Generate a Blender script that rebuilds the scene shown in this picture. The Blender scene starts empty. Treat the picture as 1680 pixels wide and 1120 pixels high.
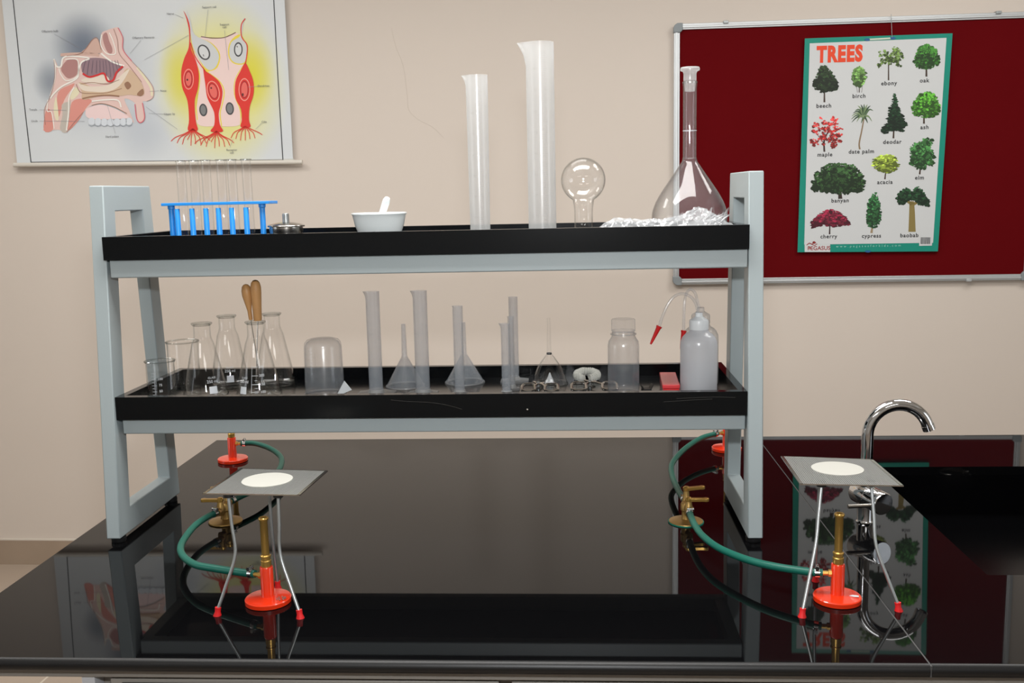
import bpy, math, random
from mathutils import Vector, Matrix, noise
random.seed(7)
PI = math.pi
SC = bpy.context.scene
COL = SC.collection
T = 0.9162                      # height of the worktop above the floor (m)

# ------------------------------------------------------------------ camera, exposure, light
cam_d = bpy.data.cameras.new('camera'); cam = bpy.data.objects.new('camera', cam_d); COL.objects.link(cam)
F = Vector((-0.06008985, 0.98719398, -0.14777434)); R = Vector((0.99811374, 0.05755779, -0.02135552)); U = Vector((0.01257647, 0.14877885, 0.98879052))
m = Matrix.Identity(4)
for i in range(3):
    m[i][0], m[i][1], m[i][2] = R[i], U[i], -F[i]
m.translation = Vector((0, 0, T + 0.702))
cam.matrix_world = m
cam_d.sensor_width = 36.0; cam_d.lens = 34.9866; cam_d.clip_start = 0.02
SC.camera = cam
SC.view_settings.view_transform = 'Standard'; SC.view_settings.look = 'None'
SC.view_settings.gamma = 1.0; SC.view_settings.use_curve_mapping = False
SC.view_settings.exposure = 0.0
SC.cycles.transparent_max_bounces = 48; SC.cycles.max_bounces = 14
SC.cycles.transmission_bounces = 10; SC.cycles.glossy_bounces = 6
SC.cycles.caustics_reflective = False; SC.cycles.caustics_refractive = False
SC.cycles.sample_clamp_indirect = 6.0

w = bpy.data.worlds.new('world'); SC.world = w; w.use_nodes = True
w.node_tree.nodes['Background'].inputs[0].default_value = (0.9, 0.93, 1.0, 1)
w.node_tree.nodes['Background'].inputs[1].default_value = 0.15

FLASH_W = 19.0
def area(name, loc, aim, sx, sy, power, col):
    d = bpy.data.lights.new(name, 'AREA'); d.shape = 'RECTANGLE'; d.size = sx; d.size_y = sy
    d.energy = power; d.color = col
    o = bpy.data.objects.new(name, d); COL.objects.link(o); o.location = loc
    o.rotation_euler = (Vector(aim) - Vector(loc)).to_track_quat('-Z', 'Y').to_euler()
    return o
# the flash unit of the camera, 0.2 m above its lens
area('camera_flash', (0.0, 0.12, T + 0.93), (-0.2, 2.1, T + 0.62), 0.10, 0.06, FLASH_W, (0.96, 0.98, 1.0))
LAMPS = [(-0.3, 1.62, 56, 1.9, 0.6), (-2.1, 2.75, 22, 1.2, 0.6), (1.5, 2.75, 26, 1.2, 0.6), (-0.35, 2.95, 6, 1.2, 0.6), (-1.5, -1.5, 12, 1.2, 0.6), (1.0, -1.5, 12, 1.2, 0.6)]  # over-rack panel stands in for bounced flash; back panels added to brighten wall
CEIL = 3.0
for lx, ly, lw, lsx, lsy in LAMPS:
    area('ceiling_fill_light', (lx, ly, CEIL - 0.06), (lx, ly, 0), lsx, lsy, lw, (1.0, 0.985, 0.96))

# ------------------------------------------------------------------ materials
def lin(c): 
    c = c / 255.0
    return c / 12.92 if c <= 0.04045 else ((c + 0.055) / 1.055) ** 2.4
def rgb(*c): return (lin(c[0]), lin(c[1]), lin(c[2]), 1.0)
MATS = {}
def mat(name, c, rough=0.5, metal=0.0, ior=1.45, coat=0.0, noise_amt=0.0, noise_scale=20.0, bump=0.0, bscale=60.0):
    if name in MATS: return MATS[name]
    ma = bpy.data.materials.new(name); ma.use_nodes = True; nt = ma.node_tree; b = nt.nodes['Principled BSDF']
    col = rgb(*c); b.inputs['Base Color'].default_value = col
    b.inputs['Roughness'].default_value = rough; b.inputs['Metallic'].default_value = metal
    b.inputs['IOR'].default_value = ior; b.inputs['Coat Weight'].default_value = coat; b.inputs['Coat Roughness'].default_value = 0.08
    if noise_amt or bump:
        tc = nt.nodes.new('ShaderNodeTexCoord')
    if noise_amt:
        n = nt.nodes.new('ShaderNodeTexNoise'); n.inputs['Scale'].default_value = noise_scale; n.inputs['Detail'].default_value = 5
        nt.links.new(tc.outputs['Object'], n.inputs['Vector'])
        mx = nt.nodes.new('ShaderNodeMix'); mx.data_type = 'RGBA'
        mx.inputs[6].default_value = tuple(x * (1 - noise_amt) for x in col[:3]) + (1,)
        mx.inputs[7].default_value = tuple(min(1, x * (1 + noise_amt)) for x in col[:3]) + (1,)
        nt.links.new(n.outputs['Fac'], mx.inputs[0]); nt.links.new(mx.outputs[2], b.inputs['Base Color'])
    if bump:
        n2 = nt.nodes.new('ShaderNodeTexNoise'); n2.inputs['Scale'].default_value = bscale; n2.inputs['Detail'].default_value = 4
        nt.links.new(tc.outputs['Object'], n2.inputs['Vector'])
        bp = nt.nodes.new('ShaderNodeBump'); bp.inputs['Strength'].default_value = bump; bp.inputs['Distance'].default_value = 0.002
        nt.links.new(n2.outputs['Fac'], bp.inputs['Height']); nt.links.new(bp.outputs[0], b.inputs['Normal'])
    MATS[name] = ma; return ma

def math_node(nt, op, a, b=None, clamp=False):
    n = nt.nodes.new('ShaderNodeMath'); n.operation = op; n.use_clamp = clamp
    for i, v in enumerate((a, b)):
        if v is None: continue
        if isinstance(v, (int, float)): n.inputs[i].default_value = v
        else: nt.links.new(v, n.inputs[i])
    return n.outputs[0]

def glass_mat(name, edge=(192, 198, 197), body=0.030, tint=(255, 255, 255), edge_pow=5.0, rough=0.02, haze=0.0):
    """thin blown glass: see-through walls, mirror at grazing angles, denser where the wall is seen edge-on"""
    ma = bpy.data.materials.new(name); ma.use_nodes = True; nt = ma.node_tree; nt.nodes.clear()
    out = nt.nodes.new('ShaderNodeOutputMaterial')
    lw = nt.nodes.new('ShaderNodeLayerWeight'); lw.inputs['Blend'].default_value = 0.5
    f = lw.outputs['Facing']
    fres = math_node(nt, 'ADD', math_node(nt, 'MULTIPLY', math_node(nt, 'POWER', f, 5.0), 0.6), body)
    ed = math_node(nt, 'POWER', f, edge_pow)
    mx = nt.nodes.new('ShaderNodeMix'); mx.data_type = 'RGBA'
    mx.inputs[6].default_value = rgb(*tint); mx.inputs[7].default_value = rgb(*edge)
    nt.links.new(ed, mx.inputs[0])
    tr = nt.nodes.new('ShaderNodeBsdfTransparent'); nt.links.new(mx.outputs[2], tr.inputs[0])
    gl = nt.nodes.new('ShaderNodeBsdfGlossy'); gl.inputs['Roughness'].default_value = rough; gl.inputs[0].default_value = (1, 1, 1, 1)
    ms = nt.nodes.new('ShaderNodeMixShader')
    nt.links.new(fres, ms.inputs[0]); nt.links.new(tr.outputs[0], ms.inputs[1]); nt.links.new(gl.outputs[0], ms.inputs[2])
    last = ms.outputs[0]
    if haze:
        df = nt.nodes.new('ShaderNodeBsdfDiffuse'); df.inputs[0].default_value = rgb(225, 228, 230)
        m2 = nt.nodes.new('ShaderNodeMixShader'); m2.inputs[0].default_value = haze
        nt.links.new(last, m2.inputs[1]); nt.links.new(df.outputs[0], m2.inputs[2]); last = m2.outputs[0]
    nt.links.new(last, out.inputs[0]); MATS[name] = ma; return ma

def plastic_mat(name, fac, edge_fac, col=(205, 215, 225), tint=(250, 248, 246), rough=0.22, gloss=0.05):
    """milky polypropylene: part of the light passes, part is scattered in the wall"""
    ma = bpy.data.materials.new(name); ma.use_nodes = True; nt = ma.node_tree; nt.nodes.clear()
    out = nt.nodes.new('ShaderNodeOutputMaterial')
    lw = nt.nodes.new('ShaderNodeLayerWeight'); lw.inputs['Blend'].default_value = 0.5
    f = lw.outputs['Facing']
    k = math_node(nt, 'ADD', math_node(nt, 'MULTIPLY', math_node(nt, 'POWER', f, 3.0), edge_fac - fac), fac, True)
    tr = nt.nodes.new('ShaderNodeBsdfTransparent'); tr.inputs[0].default_value = rgb(*tint)
    df = nt.nodes.new('ShaderNodeBsdfDiffuse'); df.inputs[0].default_value = rgb(*col)
    tl = nt.nodes.new('ShaderNodeBsdfTranslucent'); tl.inputs[0].default_value = rgb(*col)
    a = nt.nodes.new('ShaderNodeMixShader'); a.inputs[0].default_value = 0.45
    nt.links.new(df.outputs[0], a.inputs[1]); nt.links.new(tl.outputs[0], a.inputs[2])
    b = nt.nodes.new('ShaderNodeMixShader')
    nt.links.new(k, b.inputs[0]); nt.links.new(tr.outputs[0], b.inputs[1]); nt.links.new(a.outputs[0], b.inputs[2])
    gl = nt.nodes.new('ShaderNodeBsdfGlossy'); gl.inputs['Roughness'].default_value = rough
    g = nt.nodes.new('ShaderNodeMixShader')
    fr = math_node(nt, 'ADD', math_node(nt, 'MULTIPLY', math_node(nt, 'POWER', f, 5.0), 0.3), gloss)
    nt.links.new(fr, g.inputs[0]); nt.links.new(b.outputs[0], g.inputs[1]); nt.links.new(gl.outputs[0], g.inputs[2])
    nt.links.new(g.outputs[0], out.inputs[0]); MATS[name] = ma; return ma

WALL2 = mat('side_wall_paint', (212, 210, 206), 0.85)
WALL = mat('wall_paint', (207, 196, 185), 0.85, noise_amt=0.015, noise_scale=3, bump=0.05, bscale=40)
CEILM = mat('ceiling_paint', (228, 226, 220), 0.9)
SKIRT = mat('skirting_tile', (158, 140, 122), 0.35, noise_amt=0.08, noise_scale=9)
POWDER = mat('grey_powder_coat', (158, 168, 170), 0.38, ior=1.4, bump=0.06, bscale=260)
APRON = mat('grey_steel', (120, 116, 110), 0.5)
RUBBERB = mat('black_rubber', (20, 20, 21), 0.5)
GLASS = glass_mat('clear_glass')
GLASSD = glass_mat('clear_glass_thick_rim', edge=(160, 165, 163), body=0.10, tint=(248, 249, 248), edge_pow=2.6)
PLAS = plastic_mat('milky_plastic', 0.19, 0.42, col=(226, 238, 250), tint=(255, 253, 251))
PLASD = plastic_mat('milky_plastic_dense', 0.28, 0.6, col=(238, 242, 244))
PLASC = plastic_mat('clearish_plastic', 0.085, 0.34, col=(222, 234, 246), tint=(255, 254, 253))
PLASW = mat('white_plastic', (222, 226, 228), 0.3)
WASH = plastic_mat('wash_bottle_plastic', 0.66, 0.85, col=(238, 242, 248))
BLUE = mat('blue_plastic', (40, 140, 222), 0.35)
REDP = mat('red_enamel', (222, 52, 18), 0.22, coat=0.6)
REDR = mat('red_rubber', (205, 30, 32), 0.4)
REDB = mat('red_box_plastic', (205, 38, 42), 0.3, coat=0.3)
BRASS = mat('brass', (208, 166, 88), 0.28, metal=0.8, noise_amt=0.12, noise_scale=30)
BRASSD = mat('aged_brass', (182, 148, 88), 0.4, metal=0.75, noise_amt=0.3, noise_scale=40)
CHROME = mat('chrome', (225, 226, 228), 0.06, metal=1.0)
STEEL = mat('stainless_steel', (196, 192, 186), 0.2, metal=1.0)
ZINC = mat('galvanised_steel', (168, 172, 172), 0.38, metal=0.85)
HOSE = mat('green_rubber', (16, 92, 78), 0.42, bump=0.1, bscale=300)
PORC = mat('white_porcelain', (232, 238, 238), 0.18, coat=0.5)
WOOD = mat('pale_wood', (196, 146, 92), 0.45, noise_amt=0.14, noise_scale=26)
BOARD = mat('maroon_felt', (92, 12, 16), 1.0, ior=1.08, noise_amt=0.04, noise_scale=6, bump=0.2, bscale=500)
ALU = mat('anodised_aluminium', (200, 203, 204), 0.38, metal=0.6)
GREYC = mat('grey_plastic_corner', (132, 138, 140), 0.5)
CERAM = mat('ceramic_fibre', (172, 171, 164), 0.9)
CLOTHW = mat('white_gauze', (214, 214, 206), 0.95, bump=0.6, bscale=600)

def granite(name, base, rough, ior, fleck=0.02):
    ma = bpy.data.materials.new(name); ma.use_nodes = True; nt = ma.node_tree; b = nt.nodes['Principled BSDF']
    tc = nt.nodes.new('ShaderNodeTexCoord'); v = nt.nodes.new('ShaderNodeTexVoronoi'); v.inputs['Scale'].default_value = 420
    nt.links.new(tc.outputs['Object'], v.inputs['Vector'])
    r = nt.nodes.new('ShaderNodeValToRGB'); r.color_ramp.elements[0].position = 0.03; r.color_ramp.elements[1].position = 0.16
    r.color_ramp.elements[0].color = (fleck, fleck, fleck, 1); r.color_ramp.elements[1].color = rgb(*base)
    nt.links.new(v.outputs['Distance'], r.inputs[0]); nt.links.new(r.outputs[0], b.inputs['Base Color'])
    b.inputs['Roughness'].default_value = rough; b.inputs['IOR'].default_value = ior
    MATS[name] = ma; return ma
GRAN = granite('polished_black_granite', (8, 8, 9), 0.025, 1.265, fleck=0.008)
GRANT = granite('black_granite_tray', (9, 11, 13), 0.16, 1.32, fleck=0.014)
SINKM = mat('black_stone_sink', (4, 4, 5), 0.22, ior=1.25)

# ------------------------------------------------------------------ mesh building
class MB:
    def __init__(s): s.v = []; s.f = []; s.mi = []; s.cur = 0
    def add(s, vs, fs):
        n = len(s.v); s.v += [tuple(p) for p in vs]; s.f += [tuple(i + n for i in f) for f in fs]; s.mi += [s.cur] * len(fs); return s
    def box(s, x0, x1, y0, y1, z0, z1):
        return s.add([(x0,y0,z0),(x1,y0,z0),(x1,y1,z0),(x0,y1,z0),(x0,y0,z1),(x1,y0,z1),(x1,y1,z1),(x0,y1,z1)],
                     [(0,3,2,1),(4,5,6,7),(0,1,5,4),(1,2,6,5),(2,3,7,6),(3,0,4,7)])
    def lathe(s, prof, seg=40, mtx=None, close=False):
        """profile of (r, z); r = 0 ends are caps; close joins last to first (a hollow wall)"""
        mtx = mtx or Matrix.Identity(4); vs = []; fs = []; idx = []
        for r, z in prof:
            if r < 1e-6: idx.append([len(vs)]); vs.append(mtx @ Vector((0, 0, z)))
            else:
                idx.append(list(range(len(vs), len(vs) + seg)))
                vs += [mtx @ Vector((r * math.cos(2*PI*k/seg), r * math.sin(2*PI*k/seg), z)) for k in range(seg)]
        pr = list(zip(idx[:-1], idx[1:]))
        if close: pr.append((idx[-1], idx[0]))
        for a, b in pr:
            for k in range(seg):
                k2 = (k + 1) % seg
                if len(a) == 1 and len(b) == 1: continue
                if len(a) == 1: fs.append((a[0], b[k2], b[k]))
                elif len(b) == 1: fs.append((a[k], a[k2], b[0]))
                else: fs.append((a[k], a[k2], b[k2], b[k]))
        return s.add(vs, fs)
    def tube(s, pts, r, seg=12, rs=None, smooth=0, flat=1.0):
        P = [Vector(p) for p in pts]
        if smooth: P = catmull(P, smooth)
        n = len(P); rr = [r] * n if rs is None else [rs[0] + (rs[-1]-rs[0])*i/(n-1) if len(rs) == 2 else rs[min(i, len(rs)-1)] for i in range(n)]
        t0 = (P[1]-P[0]).normalized(); up = Vector((0,0,1)) if abs(t0.z) < .9 else Vector((1,0,0))
        nx = t0.cross(up).normalized(); vs = []; fs = []
        for i in range(n):
            t = (P[min(i+1, n-1)] - P[max(i-1, 0)]).normalized()
            nx = (nx - t * nx.dot(t)).normalized(); ny = t.cross(nx)
            vs += [P[i] + nx * rr[i] * math.cos(2*PI*k/seg) + ny * rr[i] * flat * math.sin(2*PI*k/seg) for k in range(seg)]
        for i in range(n-1):
            for k in range(seg):
                k2 = (k+1) % seg; fs.append((i*seg+k, i*seg+k2, (i+1)*seg+k2, (i+1)*seg+k))
        fs.append(tuple(range(seg-1, -1, -1))); fs.append(tuple(range((n-1)*seg, n*seg)))
        return s.add(vs, fs)
    def prism(s, pts, d0, d1, axis='x'):
        n = len(pts)
        if axis == 'x': a = [(d0, p[0], p[1]) for p in pts]; b = [(d1, p[0], p[1]) for p in pts]
        elif axis == 'y': a = [(p[0], d0, p[1]) for p in pts]; b = [(p[0], d1, p[1]) for p in pts]
        else: a = [(p[0], p[1], d0) for p in pts]; b = [(p[0], p[1], d1) for p in pts]
        fs = [tuple(range(n)), tuple(range(2*n-1, n-1, -1))]
        fs += [(i, i+n, (i+1) % n + n, (i+1) % n) for i in range(n)]
        return s.add(a + b, fs)
    def build(s, name, mats, parent=None, loc=None, angle=35, bevel=0.0, smooth=True):
        me = bpy.data.meshes.new(name); me.from_pydata(s.v, [], s.f); me.validate(); me.update()
        import bmesh
        bm = bmesh.new(); bm.from_mesh(me); bmesh.ops.recalc_face_normals(bm, faces=bm.faces); bm.to_mesh(me); bm.free()
        for q in (mats if isinstance(mats, (list, tuple)) else [mats]): me.materials.append(q)
        if any(s.mi) and len(s.mi) == len(me.polygons):
            for p, i in zip(me.polygons, s.mi): p.material_index = i
        if smooth:
            me.shade_smooth(); me.set_sharp_from_angle(angle=math.radians(angle))
        o = bpy.data.objects.new(name, me); COL.objects.link(o)
        if parent is not None: o.parent = parent
        if loc is not None: o.location = loc
        if bevel:
            b = o.modifiers.new('edge', 'BEVEL'); b.width = bevel; b.segments = 2; b.limit_method = 'ANGLE'; b.angle_limit = math.radians(40)
            b.harden_normals = False
        return o

def catmull(P, k, closed=False):
    out = []; n = len(P)
    rng = range(n if closed else n - 1)
    for i in rng:
        if closed: p0, p1, p2, p3 = P[(i-1) % n], P[i], P[(i+1) % n], P[(i+2) % n]
        else: p0, p1, p2, p3 = P[max(i-1, 0)], P[i], P[i+1], P[min(i+2, n-1)]
        for j in range(k):
            t = j / k
            out.append(0.5 * ((2*p1) + (p2-p0)*t + (2*p0-5*p1+4*p2-p3)*t*t + (3*p1-p0-3*p2+p3)*t**3))
    if not closed: out.append(P[-1].copy())
    return out

def tag(o, label=None, cat=None, group=None, kind=None):
    if label: o['label'] = label
    if cat: o['category'] = cat
    if group: o['group'] = group
    if kind: o['kind'] = kind
    return o
def thing(name, label, cat, loc=(0, 0, 0), rz=0.0, group=None):
    o = bpy.data.objects.new(name, None); COL.objects.link(o); o.empty_display_size = 0.05
    o.location = loc; o.rotation_euler = (0, 0, rz)
    return tag(o, label, cat, group)
def struct(mb, name, m, loc=(0, 0, 0), rz=0.0, **k):
    o = mb.build(name, m, **k); o.location = loc; o.rotation_euler = (0, 0, rz); o['kind'] = 'structure'; return o
def rotx(a): return Matrix.Rotation(a, 4, 'X')
def along(p, d):
    """matrix whose local z runs along d from p"""
    q = Vector(d).to_track_quat('Z', 'Y').to_matrix().to_4x4(); q.translation = Vector(p); return q

# ------------------------------------------------------------------ room
WA = math.atan(-0.0218)
WY = 4.1326
X0, X1, Y0 = -4.2, 4.2, -3.4
struct(MB().box(X0, X1, 0, 0.15, 0, CEIL), 'wall_back', WALL, (0, WY, 0), WA)
struct(MB().box(X0 - 0.15, X0, Y0 - WY, 0.15, 0, CEIL), 'wall_left', WALL2, (0, WY, 0), WA)
struct(MB().box(X1, X1 + 0.15, Y0 - WY, 0.15, 0, CEIL), 'wall_right', WALL2, (0, WY, 0), WA)
struct(MB().box(X0, X1, Y0 - WY - 0.15, Y0 - WY, 0, CEIL), 'wall_front', WALL2, (0, WY, 0), WA)
struct(MB().box(X0, X1, Y0 - WY, 0.15, CEIL, CEIL + 0.1), 'ceiling', CEILM, (0, WY, 0), WA)
fm = mat('floor_tile', (182, 160, 140), 0.3, noise_amt=0.05, noise_scale=4)
nt = fm.node_tree; br = nt.nodes.new('ShaderNodeTexBrick'); br.offset = 0; br.inputs['Scale'].default_value = 1.0
br.inputs['Mortar Size'].default_value = 0.004; br.inputs['Brick Width'].default_value = 0.6; br.inputs['Row Height'].default_value = 0.6
tc = nt.nodes.new('ShaderNodeTexCoord'); nt.links.new(tc.outputs['Object'], br.inputs['Vector'])
for i, c in ((1, (172, 156, 140)), (2, (168, 152, 137)), (3, (205, 195, 180))): br.inputs[i].default_value = rgb(*c)
nt.links.new(br.outputs[0], nt.nodes['Principled BSDF'].inputs['Base Color'])
struct(MB().box(X0, X1, Y0 - WY, 0.15, -0.1, 0), 'floor', fm, (0, WY, 0), WA)
sk = struct(MB().box(X0, X1, -0.012, 0, 0, 0.1134), 'baseboard_back', SKIRT, (0, WY, 0), WA)
struct(MB().box(X0, X1, -0.013, 0, 0.1134, 0.119), 'trim_1', mat('grout', (205, 196, 184), 0.8), (0, WY, 0), WA)
LAMPE = bpy.data.materials.new('lamp_diffuser'); LAMPE.use_nodes = True
LAMPE.node_tree.nodes['Principled BSDF'].inputs['Emission Color'].default_value = (1, 0.985, 0.96, 1)
LAMPE.node_tree.nodes['Principled BSDF'].inputs['Emission Strength'].default_value = 0.8
for (lx, ly, lw, lsx, lsy), w_ in zip(LAMPS, ('over the shelf rack, added for bounced flash', 'added behind the bench on the left to brighten the wall', 'added behind the bench on the sink side to brighten the wall', 'added nearest the back wall to brighten its middle', 'behind the camera on the left', 'behind the camera on the right')):
    t = thing('ceiling_light', 'white ceiling light panel %s' % w_, 'ceiling light', (lx, ly, CEIL), 0, 'ceiling light panels')
    MB().box(-lsx/2-0.02, lsx/2+0.02, -lsy/2-0.02, lsy/2+0.02, -0.04, 0).build('housing', PORC, t)
    MB().box(-lsx/2, lsx/2, -lsy/2, lsy/2, -0.044, -0.04).build('diffuser', LAMPE, t)

ck = MB(); cp_ = [(-0.715, 1.372), (-0.70, 1.30), (-0.672, 1.22), (-0.66, 1.10), (-0.655, 1.045), (-0.615, 1.005), (-0.56, 0.975), (-0.515, 0.93)]
ck.tube([(p[0], -0.0002, T + p[1]) for p in cp_], 0.0006, 5, smooth=4)
struct(ck, 'trim_2', mat('hairline_crack', (196, 185, 174), 0.9), (0, WY, 0), WA)
# daylight windows in the side walls, out of the frame
WINE = bpy.data.materials.new('window_daylight'); WINE.use_nodes = True
WINE.node_tree.nodes['Principled BSDF'].inputs['Emission Color'].default_value = (0.86, 0.93, 1.0, 1)
WINE.node_tree.nodes['Principled BSDF'].inputs['Emission Strength'].default_value = 2.4
WINE.node_tree.nodes['Principled BSDF'].inputs['Roughness'].default_value = 0.1
for i, (xx, sg) in enumerate(((X0, 1), (X1, -1))):
    f_ = MB()
    for ya, yb, za, zb in ((-4.6, -3.0, 0.0, 0.05), (-4.6, -3.0, 1.25, 1.30), (-4.6, -4.55, 0.05, 1.25), (-3.05, -3.0, 0.05, 1.25), (-3.82, -3.78, 0.05, 1.25)):
        f_.box(min(xx, xx+sg*0.05), max(xx, xx+sg*0.05), ya, yb, 1.05+za, 1.05+zb)
    fo = struct(f_, 'window_%d' % (i+1), PORC, (0, WY, 0), WA)
    pn = MB().box(min(xx+sg*0.004, xx+sg*0.012), max(xx+sg*0.004, xx+sg*0.012), -4.55, -3.05, 1.10, 2.30).build('pane', WINE, fo)

# ------------------------------------------------------------------ wall artwork frame: photo position -> metres along the wall and above the bench top
HM = [0.0025243325, -3.1807192e-05, -2.3507555, -1.9765974e-05, -0.0025644904, 1.5373892, 4.8762819e-05, -9.1639861e-05]
def art(u, v):
    q = HM[6]*u + HM[7]*v + 1
    return ((HM[0]*u + HM[1]*v + HM[2]) / q, (HM[3]*u + HM[4]*v + HM[5]) / q)
def wall_thing(name, label, cat, s, z, off, group=None):
    """an Empty on the wall, its local x along the wall and y out of the room"""
    return thing(name, label, cat, (s*math.cos(WA) + off*math.sin(WA)*1, WY + s*math.sin(WA) - off, T + z), WA, group)
class Art(MB):
    """flat print laid over a sheet: polygons and strokes in the plane y = -depth"""
    def __init__(s, o, dy): super().__init__(); s.o = o; s.dy = dy
    def P(s, p, dy=None):
        a = art(*p); return (a[0]-s.o[0], -(s.dy if dy is None else dy), a[1]-s.o[1])
    def poly(s, pts, dy=None, smooth=0):
        if smooth: pts = [(q.x, q.y) for q in catmull([Vector((a, b)) for a, b in pts], smooth, True)]
        return s.add([s.P(p, dy) for p in pts], [tuple(range(len(pts)))])
    def ell(s, cx, cy, rx, ry, rot=0, n=24, dy=None):
        c, q = math.cos(rot), math.sin(rot)
        return s.poly([(cx + rx*math.cos(2*PI*k/n)*c - ry*math.sin(2*PI*k/n)*q, cy + rx*math.cos(2*PI*k/n)*q + ry*math.sin(2*PI*k/n)*c) for k in range(n)], dy)
    def line(s, pts, wd, dy=None, smooth=0, taper=1.0):
        if smooth: pts = [(q.x, q.y) for q in catmull([Vector((a, b)) for a, b in pts], smooth)]
        L = []; Rr = []; n = len(pts)
        for i in range(n):
            a = pts[max(i-1, 0)]; b = pts[min(i+1, n-1)]; d = math.hypot(b[0]-a[0], b[1]-a[1]) or 1
            h = wd/2 * (1 + (taper-1)*i/max(1, n-1))
            nx, ny = -(b[1]-a[1])/d*h, (b[0]-a[0])/d*h
            L.append((pts[i][0]+nx, pts[i][1]+ny)); Rr.append((pts[i][0]-nx, pts[i][1]-ny))
        return s.add([s.P(p, dy) for p in L + Rr], [(i, i+1, n+i+1, n+i) for i in range(n-1)])
def ink(name, c, rough=0.55): return mat('ink_' + name, c, rough)
def text_mesh(body, size, bold=0.0, align='CENTER', shear=0.0, spacing=1.0):
    cu = bpy.data.curves.new('lettering', 'FONT'); cu.body = body; cu.size = size; cu.align_x = align; cu.align_y = 'CENTER'
    cu.offset = bold; cu.shear = shear; cu.resolution_u = 3; cu.space_character = spacing
    o = bpy.data.objects.new('lettering', cu); COL.objects.link(o); dg = bpy.context.evaluated_depsgraph_get(); dg.update()
    me = bpy.data.meshes.new_from_object(o.evaluated_get(dg))
    vs = [v.co.copy() for v in me.vertices]; fs = [tuple(p.vertices) for p in me.polygons]
    bpy.data.objects.remove(o); bpy.data.curves.remove(cu); bpy.data.meshes.remove(me)
    return vs, fs
def add_text(mb, body, u, v, hpx, dy=None, bold=0.0, align='CENTER', rot=0.0, spacing=1.0, xs=1.0):
    vs, fs = text_mesh(body, hpx * 0.00252 * 1.35, bold, align, 0, spacing)
    c = mb.P((u, v), dy); ca, sa = math.cos(rot), math.sin(rot)
    vs = [Vector((p.x*xs, p.y, 0)) for p in vs]
    mb.add([(c[0] + p.x*ca - p.y*sa, c[1], c[2] + p.x*sa + p.y*ca) for p in vs], fs)

# ------------------------------------------------------------------ notice board
BZ0, BZ1, BS0, BS1 = 0.3145, 1.3475, 0.4185, 1.826
o = (BS0, BZ0)
t = wall_thing('notice_board', 'maroon felt notice board in an aluminium frame on the wall', 'notice board', BS0, BZ0, 0.0)
W_, H_ = BS1-BS0, BZ1-BZ0
MB().box(0.012, W_-0.012, -0.014, -0.002, 0.012, H_-0.012).build('felt_panel', BOARD, t)
fw = 0.0235
fr = MB()
for a in ((0.02, W_-0.02, 0.0, fw, 'h'), (0.02, W_-0.02, H_-fw, H_, 'h'), (0.0, fw, 0.02, H_-0.02, 'v'), (W_-fw, W_, 0.02, H_-0.02, 'v')):
    fr.box(a[0], a[1], -0.020, -0.001, a[2], a[3])
    if a[4] == 'h': fr.box(a[0], a[1], -0.024, -0.020, a[2]+0.006, a[3]-0.009)
    else: fr.box(a[0]+0.005, a[1]-0.008, -0.024, -0.020, a[2], a[3])
fr.build('frame', ALU, t, bevel=0.0015)
for cx, cz, sx, sz in ((0, 0, 1, 1), (W_, 0, -1, 1), (0, H_, 1, -1), (W_, H_, -1, -1)):
    pts = [(cx + sx*p, cz + sz*q) for p, q in ((0.034, -0.002), (0.034, 0.025), (0.0255, 0.034), (-0.002, 0.034), (-0.002, 0.014), (0.003, 0.005), (0.013, -0.002))]
    MB().prism(pts, -0.027, -0.001, 'y').build('corner_cap', GREYC, t, bevel=0.002)
for s_, top in ((0.6207, 1), (1.6548, 1), (0.757, 0), (1.59, 0)):
    z = H_ + 0.001 if top else 0.003
    MB().box(s_-BS0-0.010, s_-BS0+0.010, -0.027, -0.001, z-0.006, z+0.004).build('mounting_clip', ZINC if top else ALU, t, bevel=0.001)

# ------------------------------------------------------------------ TREES poster
PO = art(1319, 412)
pt_ = wall_thing('trees_poster', 'laminated teal-bordered poster of thirteen named trees pinned on the maroon board', 'poster', PO[0], PO[1], 0.026)
LAM = mat('poster_teal', (30, 136, 118), 0.3, ior=1.45)
corn = [(1308, 413.5), (1538, 412), (1562, 55), (1320, 63.5)]
sh = Art(PO, 0)
q = [sh.P(p) for p in corn]
n_ = len(q); sh.add([(p[0], -0.0008, p[2]) for p in q] + [(p[0], 0.0006, p[2]) for p in q], [(3,2,1,0), (4,5,6,7), (0,1,5,4), (1,2,6,5), (2,3,7,6), (3,0,4,7)])
sh.build('border_sheet', LAM, pt_)
wp = Art(PO, 0.0012)
wp.poly([(1319, 401), (1530, 398), (1552, 62.5), (1328, 71.5)])
wp.build('white_panel', ink('white', (200, 202, 202)), pt_)
tt = Art(PO, 0.0020); add_text(tt, 'TREES', 1377, 90.0, 24.0, bold=0.0045, spacing=1.14, xs=0.72); tt.build('title_lettering', ink('orange', (222, 66, 26)), pt_)
for body, u, v in (('beech', 1351, 174), ('birch', 1408.6, 158), ('ebony', 1457.7, 137), ('oak', 1515.7, 132.5), ('ash', 1516, 209), ('deodar', 1463, 233), ('maple', 1352.7, 253.8),
                   ('date palm', 1412.5, 248.8), ('elm', 1507.7, 291.6), ('acacia', 1451, 298.8), ('banyan', 1377.7, 329), ('cherry', 1359, 387.7), ('cypress', 1429, 386.8), ('baobab', 1491, 386)):
    caps = Art(PO, 0.0020); add_text(caps, body, u, v, 6.4, bold=0.0004, spacing=1.15); caps.build('caption', ink('black', (40, 40, 42)), pt_)
def shade(c, k): return tuple(max(0, min(255, int(x*k))) for x in c)
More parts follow.
